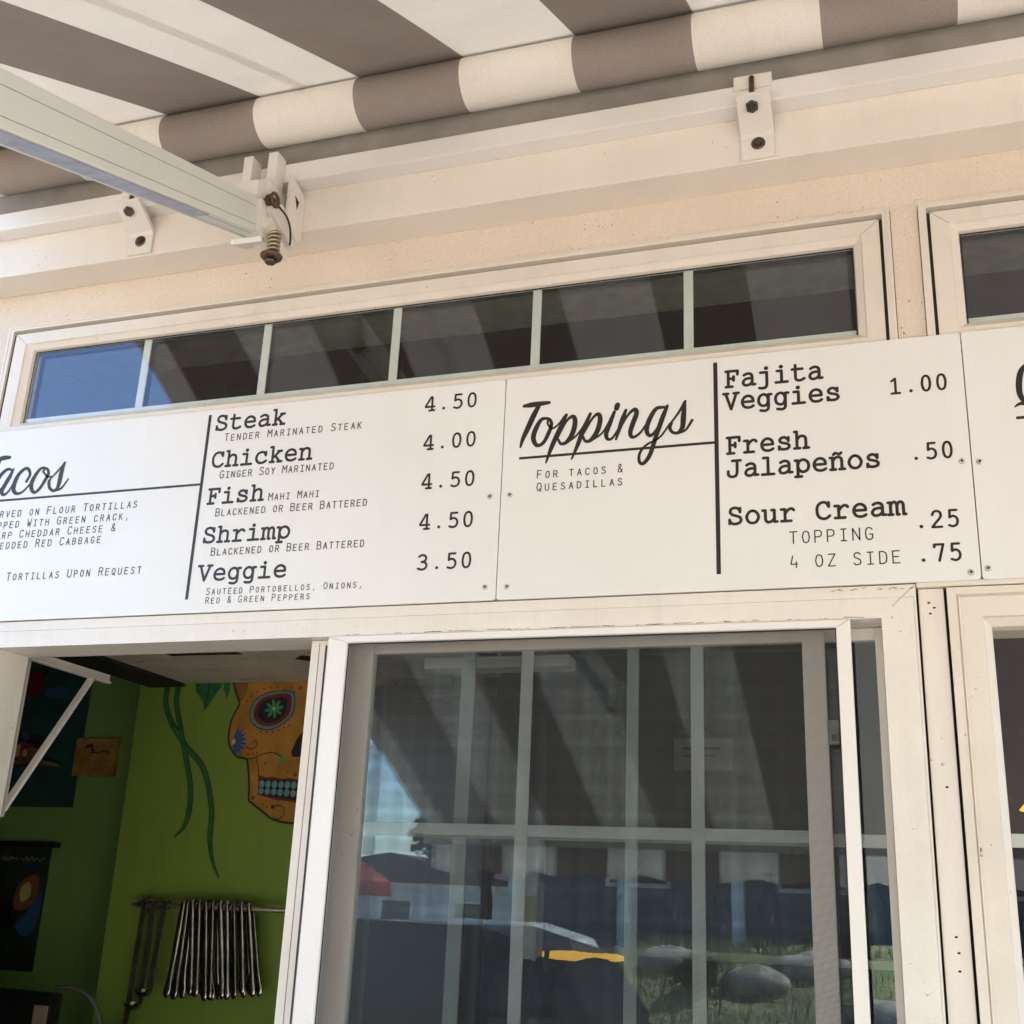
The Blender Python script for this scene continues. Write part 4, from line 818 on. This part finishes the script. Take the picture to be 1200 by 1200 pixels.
def tongs_proto():
    t_ = empty('tongs', (0, 0, 0))
    for sg in (-1, 1):
        a = MB(); yb = -0.012 * sg
        def prof(u): return 0.0055 + 0.0012 * math.sin(u * math.pi)
        secs = [(0.004, 0.010, 0.0050), (-0.02, 0.0105, 0.0070), (-0.12, 0.013, 0.0072), (-0.160, 0.0145, 0.0062), (-0.166, 0.015, 0.0074), (-0.180, 0.016, 0.0070), (-0.198, 0.018, 0.0098), (-0.212, 0.0185, 0.0088), (-0.220, 0.018, 0.003)]
        prev = None
        for z, yo, hw in secs:
            cur = [a.bm.verts.new((hw * math.cos(q_ * math.pi / 4), sg * (yo + 0.0022 * math.sin(q_ * math.pi / 4)), z)) for q_ in range(8)]
            if prev:
                for kq in range(8): f_ = a.bm.faces.new((prev[kq], prev[(kq + 1) % 8], cur[(kq + 1) % 8], cur[kq])); f_.material_index = a.mi(STEEL); f_.smooth = True
            prev = cur
        a.bm.faces.new(prev)
        a.build('arm', t_)
    h_ = MB(); h_.box(-0.0055, 0.0055, -0.011, 0.011, 0.004, 0.0135, STEELD, 0.003); h_.tube([(-0.0065, 0, 0.008), (0.0065, 0, 0.008)], 0.0045, BOLT, 8); h_.build('hinge', t_)
    return t_
def copy_tree(o, loc, rot_=(0, 0, 0)):
    r_ = o.copy(); col.objects.link(r_); r_.location = loc; r_.rotation_euler = rot_
    for ch in list(o.children):
        c_ = ch.copy(); col.objects.link(c_); c_.parent = r_
    return r_
proto = tongs_proto()
spots = [(-1.812, 0.05), (-1.801, 0.0), (-1.786, -0.13), (-1.766, -0.12), (-1.746, -0.15), (-1.725, -0.13), (-1.704, -0.17), (-1.684, -0.15), (-1.663, -0.19), (-1.642, -0.17), (-1.621, -0.20)]
tl = ['pair of steel tongs leaning left, closest to the ladles', 'pair of steel tongs leaning left, second from the ladles'] + ['pair of steel tongs hanging in the tight middle row on the wall rail'] * 8 + ['pair of steel tongs nearest the window mullion, last of the hanging row']
for i, (x, a) in enumerate(spots):
    o = proto if i == 0 else copy_tree(proto, (0, 0, 0))
    o.location = (x, 0.93, 1.588); o.rotation_euler = (0, a, random.uniform(-0.15, 0.15)); o.scale = (random.uniform(0.9, 1.15), 1, random.uniform(0.94, 1.05))
    tag(o, tl[i], 'tongs', 'steel tongs hanging from the wall rail')
def ladle_proto(L, rb):
    t_ = empty('ladle', (0, 0, 0))
    h_ = MB(); h_.box(-0.0085, 0.0085, -0.0095, -0.0068, -L, 0.008, STEELD, 0.001); h_.box(-0.0085, 0.0085, -0.0095, 0.009, 0.008, 0.0105, STEEL, 0.001); h_.box(-0.0085, 0.0085, 0.0065, 0.009, -0.012, 0.008, STEELD, 0.001); h_.build('handle', t_)
    b_ = MB(); i_ = b_.mi(STEEL); n_ = 20; prev = None
    for k_ in range(9):
        th = math.pi / 2 * k_ / 8
        cur = [b_.bm.verts.new((rb * math.cos(th) * math.cos(2 * math.pi * j / n_) if k_ < 8 else 0.001 * math.cos(2 * math.pi * j / n_), -0.012 - rb + (rb * math.cos(th) if k_ < 8 else 0.001) * math.sin(2 * math.pi * j / n_), -L - rb * 0.75 * math.sin(th))) for j in range(n_)]
        if prev:
            for j in range(n_): f = b_.bm.faces.new((prev[j], prev[(j + 1) % n_], cur[(j + 1) % n_], cur[j])); f.smooth = True; f.material_index = i_
        prev = cur
    b_.bm.faces.new(prev); b_.build('bowl', t_); return t_
for x, L, rb, a, lb in ((-1.929, 0.31, 0.03, 0.03, 'long dark handled ladle, leftmost on the wall rail'), (-1.900, 0.235, 0.024, 0.02, 'dark ladle hanging second from the left end of the rail'), (-1.868, 0.205, 0.022, 0.06, 'short shiny ladle hanging closest to the tongs')):
    o = ladle_proto(L, rb); o.location = (x, 0.93, 1.5835); o.rotation_euler = (0, a, 0); tag(o, lb, 'ladle', 'ladles hanging from the wall rail')
q = empty('shelf_bracket', (-1.737, 0.121, 1.76)); tag(q, 'white folding shelf bracket inside the hatch, beside the left jamb', 'bracket')
BRM = painted('bracket_white', (0.74, 0.71, 0.66), amount=0.2)
MB().box(-1.7445, -1.7295, 0.1215, 0.392, 2.058, 2.0625, BRM, 0.001).box(-1.739, -1.735, 0.1215, 0.392, 2.0625, 2.078, BRM, 0.001).build('arm', q)
d = Vector((0, 0.205, 0.305)); d.normalize(); F = Matrix((Vector((1, 0, 0)), Vector((0, d.z, -d.y)), d)).transposed()
MB().box(-0.008, 0.008, -0.0035, 0.0035, 0, 0.367, BRM, 0.001, F, Vector((-1.737, 0.125, 1.752))).build('brace', q)
MB().box(-1.7475, -1.7265, 0.1205, 0.1213, 1.74, 2.0575, BRM).build('wall_plate', q)

def scribble(mb, x0, x1, z, w_, m, y, amp=0.006, n_=10, seed=0):
    rnd = random.Random(seed); P = [(x0 + (x1 - x0) * i / n_, z + rnd.uniform(-amp, amp), w_) for i in range(n_ + 1)]
    stroke(mb, spline(P), m, y)
WOODP = plain('orange_wood', (0.50, 0.29, 0.07), 0.6, 0, 0.25, 18)
q = empty('plaque', (-2.483, 1.359, 1.955)); tag(q, 'small orange wooden plaque with dark hand lettering on the deep green wall', 'plaque')
MB().box(-2.562, -2.404, 1.342, 1.359, 1.957, 2.078, WOODP, 0.003).build('panel', q)
s = MB(); scribble(s, -2.52, -2.49, 2.052, 0.007, BLK, 1.3415, 0.014, 6, 3); scribble(s, -2.50, -2.43, 2.033, 0.004, BLK, 1.3415, 0.004, 9, 4); scribble(s, -2.54, -2.42, 2.005, 0.0022, ORD, 1.3415, 0.004, 14, 5); scribble(s, -2.53, -2.45, 1.978, 0.0022, ORD, 1.3415, 0.004, 10, 6); s.build('lettering', q, recalc=False)
q = empty('pinboard', (-2.8, 1.359, 1.86)); tag(q, 'dark teal pinboard on the wall behind the white shelf bracket', 'pinboard')
MB().box(-3.1, -2.548, 1.349, 1.359, 1.86, 2.42, plain('dark_teal_board', (0.02, 0.10, 0.085), 0.7, 0, 0.2, 12), 0.002).build('panel', q)
s = MB(); rn = random.Random(5)
for i in range(9):
    cx_, cz_ = rn.uniform(-2.95, -2.66), rn.uniform(2.02, 2.34)
    blob(s, (cx_, cz_), rn.uniform(.015, .05), rn.uniform(.015, .05), [MAR, DKWOOD, BLUE, VINE][i % 4], 1.3485 - i * 0.0001, 9)
s.build('painted_pattern', q, recalc=False)
q = empty('wall_shelf', (-2.75, 1.349, 1.99)); tag(q, 'narrow wooden shelf holding red and teal packets beside the pinboard', 'shelf')
MB().box(-2.95, -2.615, 1.27, 1.3485, 1.985, 1.997, plain('shelf_wood', (0.24, 0.17, 0.11), 0.6), 0.002).build('board', q)
for i, (xa, xb, z, mt_) in enumerate(((-2.80, -2.72, 0.06, RED), (-2.715, -2.69, 0.045, ORD))):
    s = MB(); s.box(xa, xb, 1.28, 1.34, 1.9975, 1.9975 + z, mt_, 0.004); s.box(xa + 0.006, xb - 0.006, 1.277, 1.2797, 2.01, 1.9975 + z - 0.01, YEL)
    tag(s.build('packet'), ['larger red packet on the narrow wall shelf', 'small brown packet on the narrow wall shelf'][i], 'packet', 'packets on the wall shelf')
q = empty('hanging_poster', (-2.74, 1.359, 1.37)); tag(q, 'dark hanging poster with a black top batten, lower left on the green wall', 'poster')
POSTER = plain('poster_print', (0.035, 0.06, 0.045), 0.6, 0, 0.5, 9)
MB().box(-2.92, -2.60, 1.352, 1.358, 1.37, 1.735, POSTER).build('sheet', q); MB().box(-2.94, -2.570, 1.335, 1.358, 1.7355, 1.752, BLK, 0.002).build('batten', q)
s = MB(); fill(s, spline([(-2.70, 1.62), (-2.66, 1.65), (-2.625, 1.64), (-2.63, 1.57), (-2.68, 1.545), (-2.71, 1.56)], True, 4)[:-1], ORD, 1.3515); fill(s, spline([(-2.69, 1.61), (-2.66, 1.63), (-2.65, 1.59), (-2.68, 1.57)], True, 4)[:-1], YEL, 1.3512)
fill(s, spline([(-2.63, 1.58), (-2.605, 1.60), (-2.61, 1.50), (-2.65, 1.47), (-2.69, 1.50), (-2.66, 1.53)], True, 4)[:-1], BLUE, 1.3509); fill(s, spline([(-2.80, 1.58), (-2.76, 1.59), (-2.765, 1.54), (-2.80, 1.535)], True, 4)[:-1], BLK, 1.3512)
scribble(s, -2.78, -2.72, 1.70, 0.005, plain('faded_ink', (0.3, 0.25, 0.2)), 1.3512, 0.007, 12, 8); scribble(s, -2.71, -2.62, 1.70, 0.005, plain('faded_ink_pale', (0.3, 0.25, 0.2)), 1.3512, 0.007, 12, 9)
s.build('picture', q, recalc=False)
q = empty('register_screen', (-2.2, 0.8, 1.05)); tag(q, 'black register screen seen from behind at the lower left of the hatch', 'screen')
MB().box(-2.40, -2.066, 0.79, 0.83, 1.10, 1.366, plain('black_plastic', (0.012, 0.012, 0.013), 0.35), 0.012).build('casing', q); MB().box(-2.26, -2.18, 0.82, 0.86, 0.92, 1.11, BLK, 0.004).build('stand', q)
MB().box(-2.115, -2.074, 0.786, 0.7898, 1.26, 1.335, plain('tan_sticker', (0.35, 0.27, 0.19), 0.6), 0.001).build('sticker', q)
MB().box(-2.40, -2.06, 0.72, 0.95, 0.88, 0.92, DKWOOD, 0.004).box(-2.38, -2.08, 0.74, 0.93, 0.03, 0.88, DKWOOD).build('counter', q)
tag(MB().tube(spline([(-2.13, 0.88, 1.37), (-2.07, 0.88, 1.372), (-2.02, 0.88, 1.35), (-1.985, 0.88, 1.30), (-1.975, 0.88, 1.2), (-1.98, 0.88, 1.0)]), 0.006, plain('grey_cable', (0.14, 0.15, 0.15), 0.5), 8).build('cable'), 'grey cable curving down beside the black register screen', 'cable')
# behind the insect screen
q = empty('drink_tower', (-0.727, 0.47, 0.9)); tag(q, 'slim grey drink tower with a yellow sticker behind the insect screen', 'drink tower')
MB().box(-0.742, -0.712, 0.45, 0.50, 0.93, 1.742, plain('tower_grey', (0.55, 0.57, 0.56), 0.35), 0.004).build('column', q)
MB().box(-0.741, -0.7145, 0.4485, 0.4498, 1.578, 1.634, plain('yellow_sticker', (0.45, 0.42, 0.10), 0.5)).build('sticker', q)
MB().tube(spline([(-0.711, 0.46, 1.70), (-0.705, 0.455, 1.672), (-0.694, 0.452, 1.655), (-0.686, 0.45, 1.62), (-0.686, 0.45, 1.57), (-0.692, 0.45, 1.50)]), 0.005, GASKET, 8).build('hose', q)
GLOW = emis('warm_lamp_glow', (1.0, 0.52, 0.06), 0.19)
q = empty('heat_lamp', (-0.66, 0.6, 1.5)); tag(q, 'lit yellow heat lamp with a black dome behind the insect screen', 'lamp')
s = MB(); s.ball((-0.662, 0.6, 1.5255), 0.1, GLOW, 3, (1.0, 0.55, 0.10)); s.build('diffuser', q)
s = MB(); s.ball((-0.64, 0.6, 1.556), 0.04, BLK, 3, (1.15, 1, 0.75)); s.tube([(-0.655, 0.64, 1.50), (-0.655, 0.64, 0.93)], 0.008, BLK, 8); s.build('shade', q)
q = empty('coffee_grinder', (-0.66, 0.5, 0.93)); tag(q, 'black rounded coffee grinder under the lit heat lamp', 'grinder')
s = MB(); s.ball((-0.735, 0.48, 1.452), 0.078, BLK, 3, (1.0, 0.8, 1.0)); s.ball((-0.60, 0.48, 1.445), 0.088, BLK, 3, (1, 0.8, 0.95)); s.build('hopper', q); MB().box(-0.80, -0.54, 0.42, 0.56, 0.93, 1.42, BLK, 0.02).build('body', q)
q = empty('pendant_lamp', (0.262, 0.6, 1.83)); tag(q, 'lit yellow pendant lamp seen through the window at the right edge', 'lamp')
s = MB(); s.tube([(0.262, 0.6, 1.825), (0.262, 0.6, 1.85), (0.262, 0.6, 1.90)], [0.082, 0.06, 0.02], GLOW, 20); s.build('shade', q); MB().tube([(0.262, 0.6, 1.9), (0.262, 0.6, 2.2395)], 0.003, BLK, 8).build('cord', q)
s = MB(); s.box(-0.80, -0.60, 2.2965, 2.2985, 2.10, 2.21, plain('pale_paper', (0.32, 0.30, 0.25), 0.8)); stroke(s, [(-0.77, 2.175, .006), (-0.64, 2.175, .006)], INKTHIN, 2.2962); stroke(s, [(-0.77, 2.15, .004), (-0.66, 2.15, .004)], INKTHIN, 2.2962)
tag(s.build('notice'), 'pale paper notice on the back wall, seen dimly through the insect screen', 'notice')
q = empty('fridge', (-1.05, 0.76, 0.03)); tag(q, 'tall dark fridge standing against the end of the mural wall', 'fridge')
FRM = plain('dark_fridge_enamel', (0.035, 0.035, 0.037), 0.35, 0.2, 0.1)
MB().box(-1.29, -0.86, 0.58, 0.985, 0.035, 2.08, FRM, 0.008).build('cabinet', q)
for za, zb_ in ((0.12, 1.18), (1.20, 2.05)):
    dr = MB().box(-1.285, -0.865, 0.555, 0.5795, za, zb_, FRM, 0.006).build('door', q); MB().tube([(-0.90, 0.54, za + .15), (-0.90, 0.535, za + .45)], 0.008, STEEL, 8).build('handle', dr)
q = empty('ceiling_light', (-0.82, 0.47, 2.239)); tag(q, 'unlit white strip light hanging under the kitchen ceiling', 'light fitting')
MB().box(-0.98, -0.66, 0.44, 0.50, 2.085, 2.11, BRM, 0.004).build('casing', q); MB().tube([(-0.82, 0.47, 2.11), (-0.82, 0.47, 2.239)], 0.004, BRM, 8).build('rod', q)
q = empty('back_shelf', (-0.2, 2.2, 1.5)); tag(q, 'long wooden shelf of bottles on the dark back wall', 'shelf')
MB().box(-1.0, 0.9, 2.05, 2.299, 1.49, 1.515, BRM, 0.002).build('board', q)
BOT1, BOT2, BOT3 = plain('brown_bottle_glass', (0.05, 0.03, 0.02), 0.15), plain('dull_green_bottle', (0.04, 0.06, 0.04), 0.15), plain('grey_bottle', (0.12, 0.12, 0.115), 0.3)
for i in range(12):
    x = -0.93 + i * 0.155; hh = (0.20, 0.26, 0.17, 0.24)[i % 4]; mt_ = (BOT1, BOT2, BOT3)[i % 3]
    s = MB(); s.tube([(x, 2.15, 1.516), (x, 2.15, 1.516 + hh * .62), (x, 2.15, 1.516 + hh * .78), (x, 2.15, 1.516 + hh)], [.034, .034, .014, .012], mt_, 14)
    tag(s.build('bottle'), 'bottle standing in the row on the dim back shelf', 'bottle', 'bottles on the back shelf')
MB_ = MB().box(-1.80, 3.4, 0.125, 0.42, 0.89, 0.929, plain('steel_counter', (0.35, 0.35, 0.34), 0.3, 0.9), 0.003); cnt = MB_.build('counter', None); tag(cnt, 'steel counter running inside below the windows', 'counter')

# ------------------------------------------------------------------ across the street (seen in the glass)
q = empty('grey_building', (2.0, -18, 0.0)); tag(q, 'grey sided building with white porch posts reflected in the window', 'building')
w0 = MB().box(-6.4, 14, -24, -18, 1.1, 4.6, SIDING).build('wall', q)
MB().box(-7.0, 14.6, -24.5, -16.4, 4.6, 4.8, ROOFM).build('roof', q)
for i in range(12): MB().box(-6.2 + i * 1.75, -6.02 + i * 1.75, -16.7, -16.5, 1.1, 4.599, WHITEP, 0.01).build('post', q)
for i in range(6):
    fr = MB().box(-5.0 + i * 2.8, -3.9 + i * 2.8, -17.999, -17.95, 2.1, 3.4, WHITEP).build('window', q); MB().box(-4.93 + i * 2.8, -3.97 + i * 2.8, -17.949, -17.94, 2.17, 3.33, plain('dark_window', (0.03, 0.035, 0.04), 0.15)).build('pane', fr)
q = empty('pale_house', (-14, -30, 0)); tag(q, 'pale blue house with a dark gable roof in the left of the reflection', 'house')
MB().box(-18, -10.5, -36, -30, 0, 2.3, PALEHOUSE).build('wall', q)
MB().plate([(-18.5, 2.3), (-14.2, 3.1), (-10, 2.3)], lambda a, b_, dd: (a, -36.3 + dd, b_), ROOFM, 6.6).build('roof', q)
for x in (-16.8, -14.5, -12.3): fr = MB().box(x, x + 1.0, -29.999, -29.94, 0.8, 1.9, WHITEP).build('window', q); MB().box(x + .08, x + .92, -29.939, -29.93, 0.88, 1.82, plain('house_pane', (0.05, 0.07, 0.09), 0.1)).build('pane', fr)
def leafy(name, c, rx, rz, n_, ls, label, cat, trunk=0.0, group=None):
    q_ = empty(name, (c[0], c[1], c[2])); tag(q_, label, cat, group); s_ = MB(); i_ = s_.mi(LEAFM); rn_ = random.Random(int(abs(c[0]) * 97 + abs(c[1]) * 13))
    lobes = [(Vector((rn_.gauss(0, .38), rn_.gauss(0, .38), rn_.uniform(-.4, .5))), rn_.uniform(.35, .62)) for _ in range(9)]
    for _ in range(n_):
        o_, rr_ = rn_.choice(lobes); dv = Vector((rn_.gauss(0, 1), rn_.gauss(0, 1), rn_.gauss(0, 1))).normalized() * rr_ * rn_.uniform(.55, 1)
        p_ = o_ + dv; p_ = Vector((c[0] + p_.x * rx, c[1] + p_.y * rx, c[2] + trunk + rz + p_.z * rz))
        u_ = Vector((rn_.gauss(0, 1), rn_.gauss(0, 1), rn_.gauss(0, 1))).normalized() * ls; v_ = u_.orthogonal().normalized() * ls * 0.6
        f_ = s_.bm.faces.new([s_.bm.verts.new(p_ + e_) for e_ in (-u_, v_, u_, -v_)]); f_.material_index = i_
    s_.build('crown' if trunk else 'foliage', q_, recalc=False)
    if trunk:
        t_ = MB(); t_.tube([(c[0], c[1], c[2]), (c[0] + .05, c[1], c[2] + trunk * .6), (c[0] - .03, c[1], c[2] + trunk + rz * .9)], [.16, .12, .05], BARK, 10)
        for a_ in range(4): t_.tube([(c[0], c[1], c[2] + trunk * .8), (c[0] + rx * .45 * math.cos(a_ * 1.6), c[1] + rx * .45 * math.sin(a_ * 1.6), c[2] + trunk + rz)], [.07, .02], BARK, 6)
        t_.build('trunk', q_)
leafy('tree', (-8.2, -21, 1.2), 1.1, 0.9, 2500, .10, 'round green tree between the pale house and the grey building', 'tree', 1.0)
leafy('tree', (-30, -34, 1.0), 2.6, 1.2, 2500, .16, 'broad tree far left of the pale house', 'tree', 1.4)
leafy('tree', (-4.45, -0.65, 0.0), 1.35, 1.8, 11000, .12, 'unseen tree added to dim the left end of the stand', 'tree', 1.0)  # out of view, added to block sky light on the left board
for i, (x, y_, z_, rx_) in enumerate(((-2.2, -11.0, 0.92, .35), (-0.9, -12.2, 1.25, .35), (0.6, -11.4, 1.05, .35), (2.4, -12, 1.2, .5))):
    leafy('shrub', (x, y_, z_), rx_, rx_ * .55, 700, .05, ['low shrub at the left of the rocky bank', 'low shrub behind the two pale rocks', 'low shrub in the middle of the rocky bank', 'wide shrub at the right of the rocky bank'][i], 'shrub', 0, 'shrubs on the grassy bank')
for i, (x, y_, z_, r_) in enumerate(((-1.7, -11.2, 1.02, .26), (-1.15, -11.7, 1.15, .30), (-0.45, -10.6, .80, .26), (0.25, -12.4, 1.30, .32), (1.3, -11.2, 1.02, .30), (-2.7, -11.8, 1.15, .30))):
    s = MB(); s.ball((x, y_, z_), r_, ROCK, 2, (1.4, 1.0, .7), .17)
    tag(s.build('boulder'), ['rounded pale boulder left of the low shrub', 'larger pale boulder in the middle of the bank', 'small pale boulder low on the bank', 'biggest pale boulder near the top of the bank', 'pale boulder to the right on the bank', 'pale boulder at the far left of the bank'][i], 'boulder', 'boulders on the grassy bank')
GRASSA, GRASSB = plain('green_blades', (0.10, 0.17, 0.03), 0.8), plain('straw_blades', (0.50, 0.46, 0.28), 0.8)
gb = MB(); rn_ = random.Random(9)
for _ in range(9000):
    f = rn_.random(); x = rn_.uniform(-3.3, 6); y_ = -9.25 - 4.4 * f; z_ = 0.06 + 1.22 * min(1, 1.5 * f) ** 0.8; h_ = rn_.uniform(.06, .2); dx_, w_ = rn_.uniform(-.06, .06), rn_.uniform(.006, .014)
    gb.face([(x - w_, y_, z_), (x + w_, y_, z_), (x + dx_, y_ + rn_.uniform(-.04, .04), z_ + h_)], rn_.choice((GRASSA, GRASSB, GRASSB)))
tag(gb.build('grass', recalc=False), 'long dry grass growing on the bank across the road', 'grass', kind='stuff')
CARP = plain('dark_car_paint', (0.012, 0.013, 0.017), 0.2, 0.0, 0.05); CARG = plain('car_glass', (0.01, 0.012, 0.014), 0.06); RUB = plain('tyre_rubber', (0.015, 0.015, 0.015), 0.9)
def make_car(dx, dy, paint, label):
    q = empty('parked_car', (-4.05 + dx, -6.0 + dy, 0.012)); tag(q, label, 'car')
    prof = [(x - 1.15 + dx, z) for x, z in [(-5.1, .34), (-5.12, .62), (-5.0, .80), (-4.1, .95), (-3.75, 1.02), (-3.05, 1.44), (-2.5, 1.53), (-1.5, 1.52), (-0.95, 1.38), (-0.72, 1.0), (-0.66, .55), (-0.7, .34)]]
    s = MB(); yA, yB = -6.8 + dy, -5.2 + dy; i_ = s.mi(paint)
    def ins(z): return 0.0 if z < 1.0 else (z - 1.0) * 0.42
    Lf = [s.bm.verts.new((x, yB - ins(z), z)) for x, z in prof]; Rt = [s.bm.verts.new((x, yA + ins(z), z)) for x, z in prof]
    s.bm.faces.new(Lf); s.bm.faces.new(Rt[::-1])
    for k_ in range(len(prof)): s.bm.faces.new((Lf[k_], Lf[(k_ + 1) % len(prof)], Rt[(k_ + 1) % len(prof)], Rt[k_]))
    s.build('body', q)
    for n_, (xa, xb) in enumerate(((-4.70, -3.70), (-3.60, -2.70), (-2.60, -2.13))):
        zt = 1.40 if n_ == 0 else 1.44
        pts = [(xa + (.05 if n_ == 0 else 0), 1.04), (xb, 1.04), (xb - (.12 if n_ == 2 else 0), zt), (xa + (.62 if n_ == 0 else 0), zt)]
        s = MB(); s.face([(x + dx, yB - ins(z) + 0.006, z) for x, z in pts], CARG); s.build('side_window', q)
    for x in (-5.40, -2.70):
        for yv in (yB - 0.10, yA - 0.08):
            s = MB(); s.tube([(x + dx, yv, .345), (x + dx, yv + .19, .345)], .33, RUB, 28); wq = s.build('wheel', q); s = MB(); s.tube([(x + dx, yv - .005, .345), (x + dx, yv + .195, .345)], .2, SCREW, 20); s.build('rim', wq)
    for yv in (yB - .2, yA + .2): s = MB(); s.ball((-6.23 + dx, yv, .68), .09, WHITEP, 2, (.6, 1.2, .8)); s.build('headlight', q)
make_car(0, 0, CARP, 'dark car parked on the road, reflected low in the window')
make_car(-1.6, -5.6, plain('white_car_paint', (0.75, 0.76, 0.78), 0.2, 0.0, 0.03), 'white car parked beyond the dark car, left of the rocky bank')
make_car(-8.0, -9.5, plain('blue_car_paint', (0.06, 0.14, 0.34), 0.2, 0.0, 0.03), 'blue car parked far left in front of the pale house')
REDC = plain('red_canvas', (0.32, 0.035, 0.03), 0.8)
q = empty('patio_umbrella', (-4.7, -7.2, 0.0)); tag(q, 'red patio umbrella on a dark pole, reflected at the left of the insect screen', 'umbrella')
s = MB(); i_ = s.mi(REDC); ap = s.bm.verts.new((-4.7, -7.2, 2.18)); rm = [s.bm.verts.new((-4.7 + .62 * math.cos(k_ * math.pi / 4), -7.2 + .62 * math.sin(k_ * math.pi / 4), 1.80)) for k_ in range(8)]; vl = [s.bm.verts.new((v_.co.x, v_.co.y, 1.70)) for v_ in rm]
for k_ in range(8): s.bm.faces.new((ap, rm[k_], rm[(k_ + 1) % 8])); s.bm.faces.new((rm[k_], vl[k_], vl[(k_ + 1) % 8], rm[(k_ + 1) % 8]))
s.build('canopy', q); MB().tube([(-4.7, -7.2, 0.0), (-4.7, -7.2, 2.17)], .022, BLK, 10).build('pole', q); MB().tube([(-4.7, -7.2, 0.0), (-4.7, -7.2, .08)], .26, BLK, 24).build('base', q)
